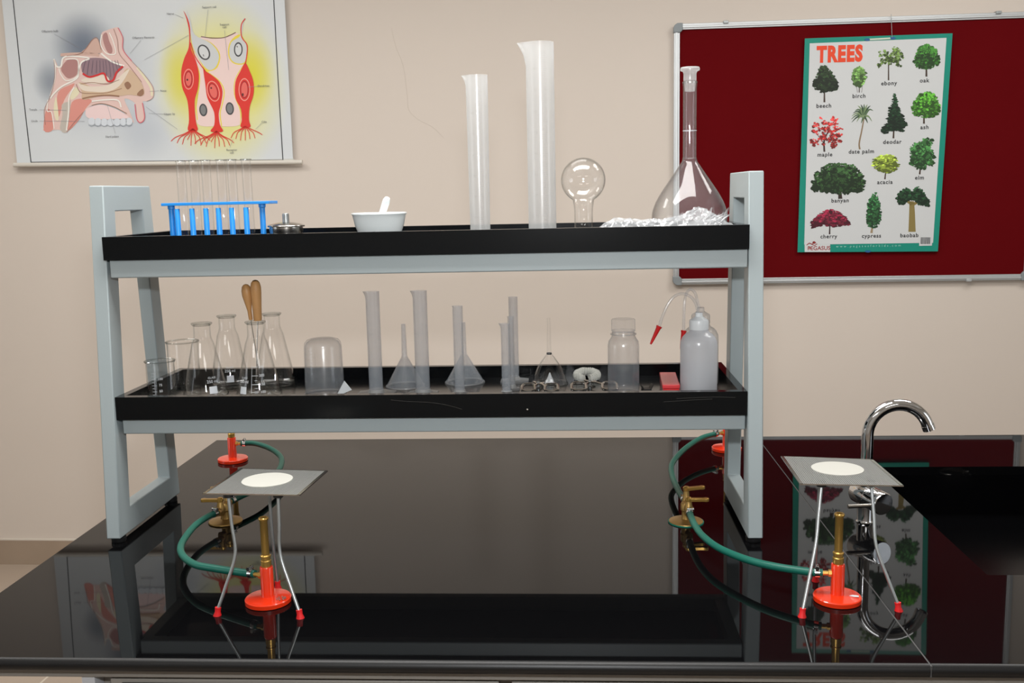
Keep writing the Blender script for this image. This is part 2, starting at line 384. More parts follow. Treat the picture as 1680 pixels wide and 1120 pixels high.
def tree(name, crown, col, trunk, tw, tcol=(62, 44, 34), n=150, size=3.2, holes=0.0, spiky=False, shadow=False):
    a = Art(PO, 0.0016)
    a.cur = 3
    for i in range(len(trunk)): a.line(trunk[i], tw if i == 0 else tw*0.45, dy=0.0015, smooth=3, taper=0.6)
    xs = [p[0] for p in crown]; ys = [p[1] for p in crown]
    def inside(x, y):
        c = False; j = len(crown)-1
        for i in range(len(crown)):
            if (crown[i][1] > y) != (crown[j][1] > y) and x < (crown[j][0]-crown[i][0])*(y-crown[i][1])/(crown[j][1]-crown[i][1]) + crown[i][0]: c = not c
            j = i
        return c
    if not holes:
        a.cur = 0; ccx = sum(xs)/len(xs); ccy = sum(ys)/len(ys)
        a.poly([(ccx + (p[0]-ccx)*0.86, ccy + (p[1]-ccy)*0.86) for p in crown], dy=0.00158)
    n = int(n*2.2); size *= 1.05
    k = 0; tries = 0
    while k < n and tries < 6000:
        tries += 1
        x = random.uniform(min(xs), max(xs)); y = random.uniform(min(ys), max(ys))
        if not inside(x, y): continue
        if holes and noise.noise(Vector((x*0.16, y*0.16, 3.3 + len(name)))) < holes - 0.35: continue
        rel = (y-min(ys))/(max(ys)-min(ys))
        sh_ = random.random()*0.9 + (1-rel)*0.5
        a.cur = 0 if sh_ < 0.5 else (1 if sh_ < 0.95 else 2)
        nn = random.randint(6, 9); r0 = size*random.uniform(0.5, 1.1)*(1.25 if a.cur == 0 else 0.8); ph = random.random()*6
        a.poly([(x + r0*(random.uniform(0.45, 1.25))*math.cos(ph+2*PI*i/nn)*(1.5 if spiky else 1), y + r0*random.uniform(0.35, 1.0)*math.sin(ph+2*PI*i/nn)) for i in range(nn)], dy=0.00165 + k*0.0000012)
        k += 1
    key = name.replace(' ', '_')
    a.build('tree_picture', [ink(key+'_dark', shade(col, 0.6)), ink(key+'_mid', col), ink(key+'_light', shade(col, 1.5)), ink(key+'_bark', tcol)], pt_, smooth=False)
def oval(cx, cy, rx, ry, n=20, flat=0.0):
    return [(cx + rx*math.cos(2*PI*k/n), cy + (ry*math.sin(2*PI*k/n) if math.sin(2*PI*k/n) < 0 else ry*(1-flat)*math.sin(2*PI*k/n))) for k in range(n)]
tree('beech', [(1353,107),(1358,113),(1367,121),(1371,131),(1375,146),(1371,150),(1360,148),(1353,152),(1345,149),(1336,147),(1334,137),(1338,128),(1342,118),(1344,111)], (34,52,28), [[(1352,168),(1352,146)]], 3)
tree('birch', oval(1409, 126, 11, 17), (100,138,72), [[(1409,152),(1410,120)], [(1406,152),(1404,135)], [(1413,152),(1415,135)]], 1.6, n=100)
tree('ebony', [(1449,78),(1460,88),(1466,76),(1475,80),(1482,94),(1478,112),(1470,118),(1462,106),(1448,104),(1441,112),(1438,106),(1444,98),(1441,86)], (88,112,54), [[(1457,132),(1457,95)], [(1457,108),(1470,96)]], 2.4, n=120, size=2.6, holes=0.2)
tree('oak', [(1520,72),(1532,78),(1540,93),(1540,106),(1530,111),(1518,114),(1505,111),(1499,102),(1502,88),(1508,77)], (50,100,36), [[(1519,126),(1519,104)]], 3.4, n=170)
tree('maple', [(1357,202),(1368,188),(1376,196),(1383,214),(1380,232),(1368,243),(1356,238),(1345,238),(1334,240),(1328,232),(1331,216),(1336,196),(1346,192)], (192,52,50), [[(1352,249),(1352,228),(1362,212)], [(1352,236),(1338,218)], [(1352,232),(1353,208)]], 3, (50,26,24), n=150, size=2.6, holes=0.25)
a = Art(PO, 0.0016)
for k in range(15):
    an = -PI*1.08 + k*(PI*1.16/14) if k < 11 else (0.25 + (k-11)*0.85)
    L = 21 if k < 11 else 13
    x1, y1 = 1417 + L*math.cos(an), 191 + L*0.95*math.sin(an) + (5 if abs(math.cos(an)) > .7 else 0)
    a.cur = k % 3; a.line([(1417, 191), (1417+0.55*L*math.cos(an), 189+0.6*L*math.sin(an)), (x1, y1)], 4.6, smooth=4, taper=0.1, dy=0.0016+k*0.00002)
a.cur = 3; a.line([(1417,193),(1413,215),(1409,235),(1410,245)], 2.0, smooth=5, taper=1.4)
a.build('tree_picture', [ink('palm_dark', (52,74,50)), ink('palm_mid', (80,104,72)), ink('palm_light', (120,140,100)), ink('palm_bark', (134,112,86))], pt_, smooth=False)
tree('deodar', [(1467,154),(1471,168),(1477,188),(1482,200),(1488,206),(1478,210),(1484,217),(1468,213),(1450,220),(1444,213),(1455,203),(1458,190),(1462,170)], (24,52,30), [[(1465,227),(1466,205)]], 3, n=190, size=2.6, spiky=True)
tree('ash', [(1521,150),(1532,155),(1540,170),(1541,184),(1532,192),(1516,193),(1500,191),(1494,182),(1498,166),(1508,154)], (72,132,42), [[(1515,203),(1515,188)]], 3.2, n=190)
tree('elm', [(1520,226),(1531,230),(1526,242),(1532,256),(1530,270),(1516,277),(1500,276),(1491,268),(1493,258),(1491,248),(1497,234),(1508,230)], (58,106,56), [[(1508,286),(1510,268)]], 2.8, n=160)
tree('acacia', [(1455,253),(1466,256),(1473,266),(1476,273),(1466,280),(1452,284),(1438,278),(1430,270),(1433,262),(1443,256)], (146,166,64), [[(1451,294),(1453,276)]], 2.4, n=120, size=2.6, spiky=True)
tree('banyan', [(1366,266),(1380,268),(1398,270),(1412,284),(1419,298),(1416,312),(1400,316),(1380,318),(1350,314),(1335,315),(1331,300),(1338,284),(1350,274)], (46,74,40), [[(1378,326),(1377,308)]], 7, (52,40,34), n=330, size=3.4)
tree('cherry', [(1362,343),(1378,348),(1390,360),(1394,369),(1382,369),(1366,372),(1345,369),(1332,374),(1332,364),(1340,353),(1350,347)], (116,28,50), [[(1360.5,384),(1361,366)]], 2.6, (50,30,30), n=170, size=2.6, spiky=True)
tree('cypress', [(1436,314),(1441,326),(1445,348),(1442,366),(1434,374),(1424,371),(1420,358),(1422,340),(1426,328),(1429,320)], (48,98,56), [[(1429,382),(1431,368)]], 4, (150,130,100), n=170, size=2.6)
tree('baobab', [(1484,308),(1496,314),(1504,305),(1514,311),(1516,322),(1524,330),(1522,337),(1508,336),(1500,328),(1488,330),(1477,336),(1469,328),(1472,318),(1478,314)], (34,66,40), [[(1495.5,380),(1495.5,350),(1495,330)], [(1495,335),(1480,324)], [(1496,336),(1514,326)]], 12, (132,116,66), n=150)
lg = Art(PO, 0.0018); lg.poly([(1319.6, 413), (1361.5, 413), (1361.5, 400.5), (1319.6, 401)]); lg.build('logo_panel', ink('white', (200, 202, 202)), pt_)
lt = Art(PO, 0.0024); add_text(lt, 'PEGASUS', 1343, 407, 6.6, bold=0.0003); 
lt.line([(1323, 402), (1327, 398.5), (1332, 400), (1335, 396), (1338, 398.5)], 1.2, smooth=4); lt.ell(1335, 397.5, 2.6, 2.0); lt.line([(1331, 400.5), (1336, 402.5), (1340, 399.5)], 1.1); lt.line([(1326, 404), (1329, 407), (1327, 409)], 1.0)
lt.build('logo_lettering', ink('maroon', (150, 50, 48)), pt_)
ut = Art(PO, 0.0020); add_text(ut, 'w w w . p e g a s u s f o r k i d s . c o m', 1424, 403.2, 4.0, spacing=1.12); ut.build('web_address', ink('pale_teal', (150, 205, 192)), pt_)
bc = Art(PO, 0.0018); bc.poly([(1507, 403), (1528, 402.6), (1529, 387), (1508, 387.5)]); bc.build('barcode_panel', ink('white', (200, 202, 202)), pt_)
bb = Art(PO, 0.0024); x = 1509.3
while x < 1525.5:
    wd = random.choice((0.35, 0.6, 0.9)); bb.poly([(x, 400), (x+wd, 400), (x+wd+0.5, 389), (x+0.5, 389)]); x += wd + random.choice((0.4, 0.6))
bb.build('barcode_bars', ink('black', (40, 40, 42)), pt_)
hs = Art(PO, 0.0026); hs.line([(1421, 65.5), (1466, 63)], 2.6); hs.build('hanger_strip', ink('pale_strip', (200, 208, 190)), pt_)
for q in ((1422, 65.5, 4.5, 2.2), (1464, 63, 4.5, 2.2), (1423, 412, 5, 1.8)):
    hb = Art(PO, 0.0032); hb.ell(*q); hb.build('hanger_tab', ink('blue', (30, 90, 140)), pt_)
a0, a1 = art(1461, 24), art(1462.5, 62)
MB().tube([(a0[0]-PO[0], -0.004, a0[1]-PO[1]), (a1[0]-PO[0], -0.004, a1[1]-PO[1])], 0.0011, 6).build('hanging_wire', ZINC, pt_)

# ------------------------------------------------------------------ anatomy chart
CO = art(261, 268)
ct = wall_thing('anatomy_chart', 'white hanging chart of a nose cross-section and red nerve cells', 'wall chart', CO[0], CO[1], 0.02)
def chart_paper():
    ma = bpy.data.materials.new('chart_paper'); ma.use_nodes = True; nt = ma.node_tree; b = nt.nodes['Principled BSDF']
    b.inputs['Roughness'].default_value = 0.35
    tc = nt.nodes.new('ShaderNodeTexCoord'); sep = nt.nodes.new('ShaderNodeSeparateXYZ'); nt.links.new(tc.outputs['Object'], sep.inputs[0])
    last = None; base = rgb(208, 212, 214)
    def blob(cx, cy, rx, ry, c, pw, gain, prev):
        a = art(cx, cy); rx *= 0.00252; ry *= 0.00252
        dx = math_node(nt, 'DIVIDE', math_node(nt, 'SUBTRACT', sep.outputs[0], a[0]-CO[0]), rx)
        dz = math_node(nt, 'DIVIDE', math_node(nt, 'SUBTRACT', sep.outputs[2], a[1]-CO[1]), ry)
        r2 = math_node(nt, 'ADD', math_node(nt, 'MULTIPLY', dx, dx), math_node(nt, 'MULTIPLY', dz, dz))
        k = math_node(nt, 'MULTIPLY', math_node(nt, 'POWER', math_node(nt, 'MAXIMUM', math_node(nt, 'SUBTRACT', 1.0, r2), 0.0), pw), gain, True)
        mx = nt.nodes.new('ShaderNodeMix'); mx.data_type = 'RGBA'; nt.links.new(k, mx.inputs[0]); mx.inputs[7].default_value = rgb(*c)
        if prev is None: mx.inputs[6].default_value = base
        else: nt.links.new(prev, mx.inputs[6])
        return mx.outputs[2]
    last = blob(150, 120, 130, 125, (160, 168, 178), 1.6, 0.55, last)
    last = blob(137, 75, 62, 62, (72, 86, 108), 1.7, 0.8, last)
    last = blob(84, 135, 34, 40, (82, 94, 112), 1.5, 0.6, last)
    last = blob(235, 215, 60, 60, (170, 178, 190), 1.5, 0.5, last)
    last = blob(362, 140, 118, 150, (226, 220, 96), 1.3, 1.0, last)
    last = blob(415, 120, 40, 70, (214, 206, 10), 1.2, 0.8, last)
    last = blob(295, 125, 36, 70, (214, 206, 20), 1.2, 0.7, last)
    nt.links.new(last, b.inputs['Base Color']); return ma
pl, pr = art(28, 264)[0]-CO[0], art(481, 262)[0]-CO[0]
pap = MB(); nx = 14
for i in range(nx):                                            # a sheet that bows a little between its edges
    xa, xb = pl + (pr-pl)*i/nx, pl + (pr-pl)*(i+1)/nx
    pap.box(xa, xb, -0.0010, 0.0004, 0.0, 0.74)
pap.build('paper', chart_paper(), ct)
MB().box(pl-0.004, pr+0.004, -0.0016, -0.0008, 0.0, 0.006).build('hem', ink('hem', (196, 196, 190)), ct)
dw = MB(); a = art(25, 273); b_ = art(497, 265)
dw.tube([(a[0]-CO[0], -0.006, a[1]-CO[1]+0.006), (b_[0]-CO[0], -0.006, b_[1]-CO[1]-0.002)], 0.0095, 14); dw.build('bottom_rod', mat('cream_rod', (206, 200, 190), 0.4), ct)
bd = Art(CO, 0.0018)
for l in ([(21, 0), (51, 266), (464, 262.3), (449.5, 0)],): bd.line([(17, -35), (22, 0), (36, 133), (51.4, 266)], 1.5); bd.line([(50.8, 266.2), (465, 262.4)], 1.5); bd.line([(464.5, 262.6), (456.5, 130), (449.5, 0), (447.4, -35)], 1.5)
bd.build('border_line', ink('border', (45, 47, 50)), ct)
def N(pts): return [(20 + x/4.87, 20 + y/4.87) for x, y in pts]
def Cc(pts): return [(260 + x/3.8625, y/3.8625) for x, y in pts]
D = [0.0020]
def layer(col, shapes):
    """one colour of the print: ('p', pts) filled, ('l', pts, width) stroked, ('e', cx, cy, rx, ry, rot)"""
    global CH
    CH.cur = len(CHM); CHM.append(ink('chart_%d_%d_%d' % col, col))
    D[0] += 0.00016
    for s_ in shapes:
        if s_[0] == 'p': CH.poly(s_[1], dy=D[0], smooth=4)
        elif s_[0] == 'l': CH.line(s_[1], s_[2], dy=D[0], smooth=5, taper=s_[3] if len(s_) > 3 else 1.0)
        elif s_[0] == 'e': CH.ell(*s_[1:6], dy=D[0])
CH = Art(CO, 0.002); CHM = []
layer((222, 192, 184), [('p', N([(340,375),(375,440),(410,375),(440,350),(600,330),(700,340),(712,180),(760,145),(810,128),(850,125),(888,200),(890,300),(960,390),(1060,500),(1130,600),(1130,680),(1080,712),(1045,720),(1065,840),(1030,882),(1000,850),(985,730),(900,692),(940,790),(975,885),(900,805),(820,755),(720,730),(640,745),(570,800),(500,880),(440,960),(380,940),(330,942),(250,945),(270,900),(262,780),(310,670),(345,520)]))])
layer((216, 146, 134), [('p', N([(480,720),(560,690),(640,705),(590,770),(530,870),(450,945),(458,850)])), ('p', N([(272,790),(312,790),(330,935),(256,945)])), ('p', N([(370,640),(470,580),(500,580),(420,700),(380,830),(365,790)]))])
layer((190, 182, 172), [('p', N([(400,740),(450,715),(470,720),(440,950),(385,930),(405,820)]))])
layer((226, 218, 186), [('p', N([(345,700),(358,690),(375,850),(350,855),(335,780)])), ('p', N([(470,650),(510,600),(540,640),(500,690),(470,695)])), ('l', N([(1000,440),(1060,520),(1110,600),(1120,670)]), 3.5)])
layer((204, 170, 156), [('p', N([(560,328),(600,280),(640,225),(680,210),(705,260),(715,325)])), ('l', N([(390,342),(500,335),(620,335),(700,345)]), 5)])
layer((174, 128, 124), [('p', N([(430,395),(470,375),(520,385),(527,440),(518,500),(455,530),(410,490),(395,450)])), ('p', N([(728,185),(758,165),(778,230),(803,290),(798,328),(765,318),(735,250)]))])
layer((144, 118, 126), [('p', N([(560,400),(620,368),(740,372),(890,428),(840,490),(790,552),(740,492),(655,512),(570,492)]))])
layer((206, 178, 150), [('p', N([(540,560),(650,600),(760,610),(860,540),(920,450),(1000,510),(1055,610),(1045,668),(940,660),(860,670),(700,672),(570,700),(560,640)]))])
layer((226, 212, 196), [('p', N([(530,568),(600,590),(700,592),(800,570),(900,480),(940,462),(860,590),(760,636),(650,636),(565,622)])), ('p', N([(555,545),(610,520),(740,500),(780,555),(690,575),(600,565)]))])
layer((150, 112, 88), [('p', N([(900,575),(930,555),(955,590),(925,618)])), ('p', N([(1000,655),(1045,612),(1055,650),(1030,672)])), ('l', N([(565,692),(640,675),(760,664),(860,672)]), 2.4), ('l', N([(515,575),(550,640),(640,650),(760,645),(880,610)]), 1.0), ('l', N([(550,575),(640,562),(760,574),(860,540)]), 0.9), ('l', N([(640,745),(720,730),(820,758),(920,810)]), 1.0)])
layer((232, 206, 204), [('p', N([(590,785),(640,752),(720,740),(810,765),(890,805),(935,845),(800,855),(620,850)]))])
layer((208, 214, 220), [('e',) + N([(x, 882 + abs(x-790)*-0.06)])[0] + (5.6, 6.2, 0) for x in (640, 690, 740, 790, 842, 892, 938)])
layer((150, 158, 170), [('l', N([(x-26, 900), (x, 912), (x+26, 900)]), 0.7) for x in (640, 690, 740, 790, 842, 892, 938)])
layer((238, 234, 226), [('l', N([(338,375),(355,430),(395,435),(410,370),(470,352),(620,368),(560,400),(535,470),(520,530),(400,595),(335,655),(310,690)]), 2.4), ('l', N([(430,378),(520,378),(535,440),(520,515),(440,548),(395,500),(378,450)]), 1.6), ('l', N([(350,430),(345,540),(308,670)]), 1.6), ('l', N([(715,330),(800,395),(900,430)]), 2.6), ('l', N([(720,180),(712,260),(760,330),(830,330),(810,230),(780,165)]), 1.6), ('l', N([(640,712),(760,700),(850,705),(875,760)]), 2.2), ('l', N([(500,600),(460,680),(455,800),(438,945)]), 2.0), ('l', N([(290,700),(285,790),(320,800),(340,930)]), 1.6)])
layer((206, 48, 48), [('l', N([(568,490),(620,518),(680,505),(738,490),(765,548),(810,545),(840,480),(890,432)]), 3.0)])
layer((108, 92, 106), [('l', N([(cx, 385), (cx + (cx-700)*0.12, 440), (cx + (cx-700)*0.2, ye)]), 0.7) for cx, ye in ((590,480),(620,500),(650,490),(680,485),(705,480),(730,480),(750,510),(775,520),(800,510),(825,480),(845,455))])
layer((214, 106, 118), [('l', N([(850,125),(888,205),(890,300),(960,392)]), 1.3), ('l', N([(985,735),(1000,850),(1030,882),(1062,842),(1045,725)]), 1.5)])
layer((160, 124, 112), [('l', N([(815,135),(845,220),(860,330),(940,430),(1040,560)]), 0.8), ('l', N([(960,392),(1060,500),(1130,600),(1130,680),(1080,712)]), 0.6), ('l', N([(440,350),(560,325),(650,215),(690,215),(715,300)]), 0.8), ('l', N([(270,900),(262,780),(310,670),(345,520),(340,380)]), 0.7), ('l', N([(440,960),(500,880),(570,800)]), 0.7)])
CH.build('nose_picture', CHM, ct, smooth=False)
CH = Art(CO, 0.002); CHM = []; D[0] = 0.0020
layer((232, 206, 200), [('p', Cc([(270,235),(330,245),(410,240),(495,208),(530,260),(545,400),(500,520),(520,700),(520,790),(380,800),(245,780),(255,600),(262,480),(230,350)]))])
layer((230, 208, 70), [('p', Cc([(208,200),(232,230),(335,270),(392,345),(375,428),(325,452),(300,450),(270,400),(215,290)])), ('p', Cc([(525,220),(456,265),(444,350),(478,402),(545,405),(570,340)])), ('l', Cc([(205,290),(235,385),(262,470),(258,560),(240,640),(248,760)]), 1.6), ('l', Cc([(300,450),(345,480),(392,520),(418,580),(406,660),(392,720),(402,800)]), 1.8), ('l', Cc([(550,400),(490,500),(484,600),(520,700),(522,790)]), 1.4)])
layer((202, 204, 204), [('p', Cc([(180,65),(205,130),(232,220),(330,272),(384,345),(368,420),(322,444),(272,395),(222,300),(204,200)])), ('p', Cc([(545,115),(528,160),(520,228),(462,270),(452,350),(482,395),(542,398),(563,340),(555,275),(530,235)]))])
layer((70, 70, 72), [('e',) + Cc([(290,332)])[0] + (9.6, 13.4, -0.45), ('e',) + Cc([(508,314)])[0] + (7.2, 12.0, 0), ('e',) + Cc([(286,697)])[0] + (6.6, 10.4, -0.1), ('e',) + Cc([(454,688)])[0] + (6.8, 10.4, -0.1)])
layer((208, 210, 210), [('e',) + Cc([(290,332)])[0] + (7.2, 11.0, -0.45), ('e',) + Cc([(508,314)])[0] + (5.2, 9.4, 0)])
layer((124, 124, 124), [('e',) + Cc([(286,697)])[0] + (4.4, 8.0, -0.1), ('e',) + Cc([(454,688)])[0] + (4.8, 8.0, -0.1), ('l', Cc([(285,345),(290,358)]), 1.6), ('l', Cc([(498,292),(504,300)]), 1.8)])
layer((216, 52, 42), [('p', Cc([(160,68),(188,120),(203,180),(207,300),(240,385),(258,470),(252,560),(232,640),(238,760),(252,822),(220,830),(188,822),(196,760),(186,640),(152,550),(147,450),(166,370),(194,300),(196,200),(180,120)])), ('p', Cc([(285,430),(300,450),(345,480),(388,520),(408,580),(398,660),(384,720),(392,790),(412,830),(372,838),(332,830),(356,790),(354,710),(312,620),(300,540)])), ('p', Cc([(552,400),(580,450),(604,520),(604,600),(580,680),(576,760),(586,802),(552,808),(522,802),(530,760),(524,690),(490,620),(490,520),(522,450)])), ('l', Cc([(205,270),(235,360),(300,452)]), 1.6), ('l', Cc([(552,118),(527,160),(530,235),(563,285),(562,350),(552,405)]), 1.6)]
      + [('l', Cc([(bx, by), (bx + dx*0.35, by + 30), (bx + dx*0.8, by + 55), (bx + dx, by + ln)]), 1.5, 0.7) for bx, by in ((220,815),(370,830)) for dx, ln in ((-138,80),(-100,92),(-66,100),(-34,70),(-12,108),(18,98),(52,100),(84,92),(110,76))]
      + [('l', Cc([(bx, by), (bx + dx*0.35, by + 18), (bx + dx*0.8, by + 40), (bx + dx, by + ln)]), 1.5, 0.7) for bx, by in ((552,800),) for dx, ln in ((-90,74),(-60,80),(-30,90),(0,90),(30,80),(62,76),(108,54))])
layer((236, 152, 138), [('e',) + Cc([(193,502)])[0] + (8.6, 17.0, 0), ('e',) + Cc([(350,578)])[0] + (10.2, 17.4, -0.25), ('e',) + Cc([(547,568)])[0] + (9.6, 18.8, 0)])
layer((216, 52, 42), [('e',) + Cc([(193,502)])[0] + (7.4, 15.4, 0), ('e',) + Cc([(350,578)])[0] + (8.8, 15.8, -0.25), ('e',) + Cc([(547,568)])[0] + (8.2, 17.0, 0)])
layer((170, 34, 38), [('e',) + Cc([(193,502)])[0] + (6.4, 13.4, 0), ('e',) + Cc([(350,578)])[0] + (7.6, 13.6, -0.25), ('e',) + Cc([(547,568)])[0] + (6.8, 14.4, 0)])
layer((226, 104, 94), [('e',) + Cc([(193,502)])[0] + (4.8, 11.4, 0), ('e',) + Cc([(350,578)])[0] + (6.0, 11.6, -0.25), ('e',) + Cc([(547,568)])[0] + (5.2, 12.2, 0)])
layer((90, 40, 40), [('e',) + Cc([(186,506)])[0] + (1.6, 1.8, 0), ('e',) + Cc([(337,558)])[0] + (1.5, 1.5, 0), ('e',) + Cc([(537,600)])[0] + (1.6, 2.6, 0), ('l', Cc([(272,232),(330,240),(410,240),(460,222),(492,206)]), 1.0)])
CH.build('nerve_cell_picture', CHM, ct, smooth=False)
for body, u, v in (('Olfactory bulb', 83, 51.5), ('Olfactory filaments', 236, 62), ('Tonsils', 55.5, 180), ('Uvula', 57.5, 198.5), ('Hard palate', 185, 224), ('Nose', 269, 149), ('Upper lip', 279, 187),
                   ('Nerve', 280.5, 23), ('Support cell', 344, 12), ('Support', 369, 40.5), ('cell', 369, 45), ('Dendrites', 433, 141), ('Cilia', 434, 200), ('Receptor', 381, 246), ('cell', 381, 250.5)):
    cl = Art(CO, 0.0046); add_text(cl, body, u, v, 3.6); cl.build('caption', ink('grey_text', (96, 98, 104)), ct)
for p in ([(90,56),(132,79)], [(232,66),(214,88)], [(66,180),(110,181)], [(66,198.5),(140,199)], [(190,219),(177,172)], [(262,149),(246,150)], [(272,187),(245,186)], [(288,24),(302,30)], [(342,16),(337,62)], [(369,50),(376,115)], [(426,141.5),(408,143)], [(430,202),(420,212)], [(378,242),(383,228)], [(238,98),(310,58)], [(240,175),(292,212)]): 
    ln = Art(CO, 0.0044); ln.line(p, 0.45); ln.build('leader_line', ink('grey_line', (150, 152, 158)), ct)

# ------------------------------------------------------------------ bench and worktop
GRANE = granite('honed_black_granite_edge', (12, 12, 13), 0.42, 1.42, fleck=0.04)
def mark_edges(mb):
    for i, f in enumerate(mb.f):
        ys = [mb.v[k][1] for k in f]; zs = [mb.v[k][2] for k in f]
        if len(f) == 4 and max(ys) < TF + 0.001 and abs(max(zs)-min(zs)) > 1e-5: mb.mi[i] = 1
def slab_profile(y0, y1, th=0.021):
    pts = []
    for k in range(25):
        an = PI/2 + PI*k/24; pts.append((y0 + 0.0 + th/2*math.cos(an)*0.95, T - th/2 + th/2*math.sin(an)))
    for k in range(13):
        an = -PI/2 + PI*k/12; pts.append((y1 + th/2*math.cos(an), T - th/2 + th/2*math.sin(an)))
    return pts
TF, TB, TL, TJ, TR = 1.4197, 2.8000, -1.048, 0.5226, 2.2
t = thing('worktop', 'polished black granite worktop slab under the grey shelf rack', 'worktop', (0, 0, 0))
s_ = MB().prism(slab_profile(TF, TB), TL, TJ-0.0015, 'x'); mark_edges(s_); s_.build('slab', [GRAN, GRANE], t, smooth=False)
t = thing('worktop', 'polished black granite worktop slab with the sink cut-out and tap', 'worktop', (0, 0, 0))
sx0, sx1, sy0, sy1 = 0.745, 1.42, 1.764, 2.478
s_ = MB(); s_.prism([p for p in slab_profile(TF, sy0) if p[0] < sy0] + [(sy0, T-0.021), (sy0, T)], TJ+0.0015, TR, 'x')
s_.prism([(sy1, T), (sy1, T-0.021)] + [p for p in slab_profile(sy1, TB) if p[0] > TB-1e-4], TJ+0.0015, TR, 'x')
s_.box(TJ+0.0015, sx0, sy0, sy1, T-0.021, T); s_.box(sx1, TR, sy0, sy1, T-0.021, T)
mark_edges(s_); s_.build('slab', [GRAN, GRANE], t, smooth=False)
MB().box(TJ-0.0013, TJ+0.0013, TF-0.0085, TB+0.006, T-0.018, T-0.0006).build('joint_sealant', mat('sealant', (66, 66, 66), 0.6), t)
t = thing('sink_basin', 'black rectangular sink basin set under the granite right of the tap', 'sink', (0, 0, 0))
dz = 0.125; w2 = 0.012; s_ = MB(); zt_ = T-0.0215
s_.box(sx0-w2, sx0, sy0-w2, sy1+w2, T-dz, zt_); s_.box(sx1, sx1+w2, sy0-w2, sy1+w2, T-dz, zt_)
s_.box(sx0, sx1, sy0-w2, sy0, T-dz, zt_); s_.box(sx0, sx1, sy1, sy1+w2, T-dz, zt_); s_.box(sx0-w2, sx1+w2, sy0-w2, sy1+w2, T-dz-0.012, T-dz)
s_.build('bowl', SINKM, t)
MB().lathe([(0, T-dz+0.001), (0.035, T-dz+0.001), (0.04, T-dz+0.004), (0.044, T-dz+0.001), (0.044, T-dz)], 32, Matrix.Translation((1.1, 2.1, 0))).build('drain', STEEL, t)
t = thing('laboratory_bench', 'grey steel laboratory bench frame below the black worktop', 'bench', (0, 0, 0))
ap = MB(); ap.box(TL+0.03, TR-0.03, 1.436, 1.462, T-0.041, T-0.0215); ap.box(TL+0.03, TR-0.03, 2.74, 2.77, T-0.041, T-0.0215); ap.box(TL+0.03, TL+0.056, 1.462, 2.74, T-0.041, T-0.0215)
ap.build('apron_rail', APRON, t, bevel=0.0015)
cb = MB(); cb.box(-0.775, 0.50, 1.47, 2.70, 0.08, T-0.042); cb.box(0.72, TR-0.1, 1.47, 2.70, 0.08, T-0.15); cb.build('cabinet_body', mat('cabinet_grey', (132, 128, 122), 0.5), t)
MB().box(-0.783, -0.762, 1.440, 1.469, 0.0, T-0.042).build('end_post', mat('light_grey_paint', (176, 178, 182), 0.5), t)
for a, b_ in ((-0.74, -0.12), (-0.10, 0.49), (0.74, 1.36), (1.38, 2.06)):
    dft = MB(); dft.box(a, b_, 1.446, 1.4695, 0.1, T-0.048 if a < .5 else T-0.16); d_ = dft.build('door', mat('cabinet_grey', (132, 128, 122), 0.5), t, bevel=0.002)
    MB().box(a+0.02, b_-0.02, 1.443, 1.4455, 0.13, T-0.054 if a < .5 else T-0.18).build('door_panel', mat('dark_laminate', (42, 40, 40), 0.4), d_)
    MB().tube([((a+b_)/2-0.06, 1.42, T-0.2), ((a+b_)/2+0.06, 1.42, T-0.2)], 0.005, 10).box((a+b_)/2-0.052, (a+b_)/2-0.046, 1.42, 1.443, T-0.203, T-0.197).box((a+b_)/2+0.046, (a+b_)/2+0.052, 1.42, 1.443, T-0.203, T-0.197).build('handle', STEEL, d_)

# ------------------------------------------------------------------ shelf rack standing on the worktop
XL, XR, PW = -0.9356, 0.3444, 0.0292
rk = thing('shelf_rack', 'grey steel two-tier shelf rack with black stone trays on the worktop', 'shelf rack', (0, 0, T))
def end_frame(xa, xb):
    ob = [(1.9210, 0.0125), (2.2400, 0.0125), (2.196, 0.7336), (1.9703, 0.7336)]
    def fy(z): k = (z-0.0156)/0.718; return 1.9247 + 0.0456*k
    def by(z): k = (z-0.0156)/0.718; return 2.2416 - 0.0456*k
    z0, z1, d = 0.0156+0.05, 0.7336-0.052, 0.05
    inn = [(fy(z0)+d, z0), (by(z0)-d, z0), (by(z1)-d, z1), (fy(z1)+d, z1)]
    mb = MB(); vs = [(x, p[0], p[1]) for x in (xa, xb) for p in ob + inn]
    fs = []
    for k in range(4):
        k2 = (k+1) % 4
        fs += [(k, k2, 4+k2, 4+k), (8+k, 12+k, 12+k2, 8+k2), (k, 8+k, 8+k2, k2), (4+k, 4+k2, 12+k2, 12+k)]
    mb.add(vs, fs); e = mb.build('end_frame', POWDER, rk, bevel=0.0022)
    for y in (1.945, 2.218):
        f_ = MB(); f_.lathe([(0, 0), (0.014, 0), (0.015, 0.002), (0.015, 0.009), (0.010, 0.0105), (0.010, 0.0127), (0, 0.0127)], 20, Matrix.Translation(((xa+xb)/2, y, 0))); f_.build('foot', RUBBERB, e)
end_frame(XL-PW, XL); end_frame(XR, XR+PW)
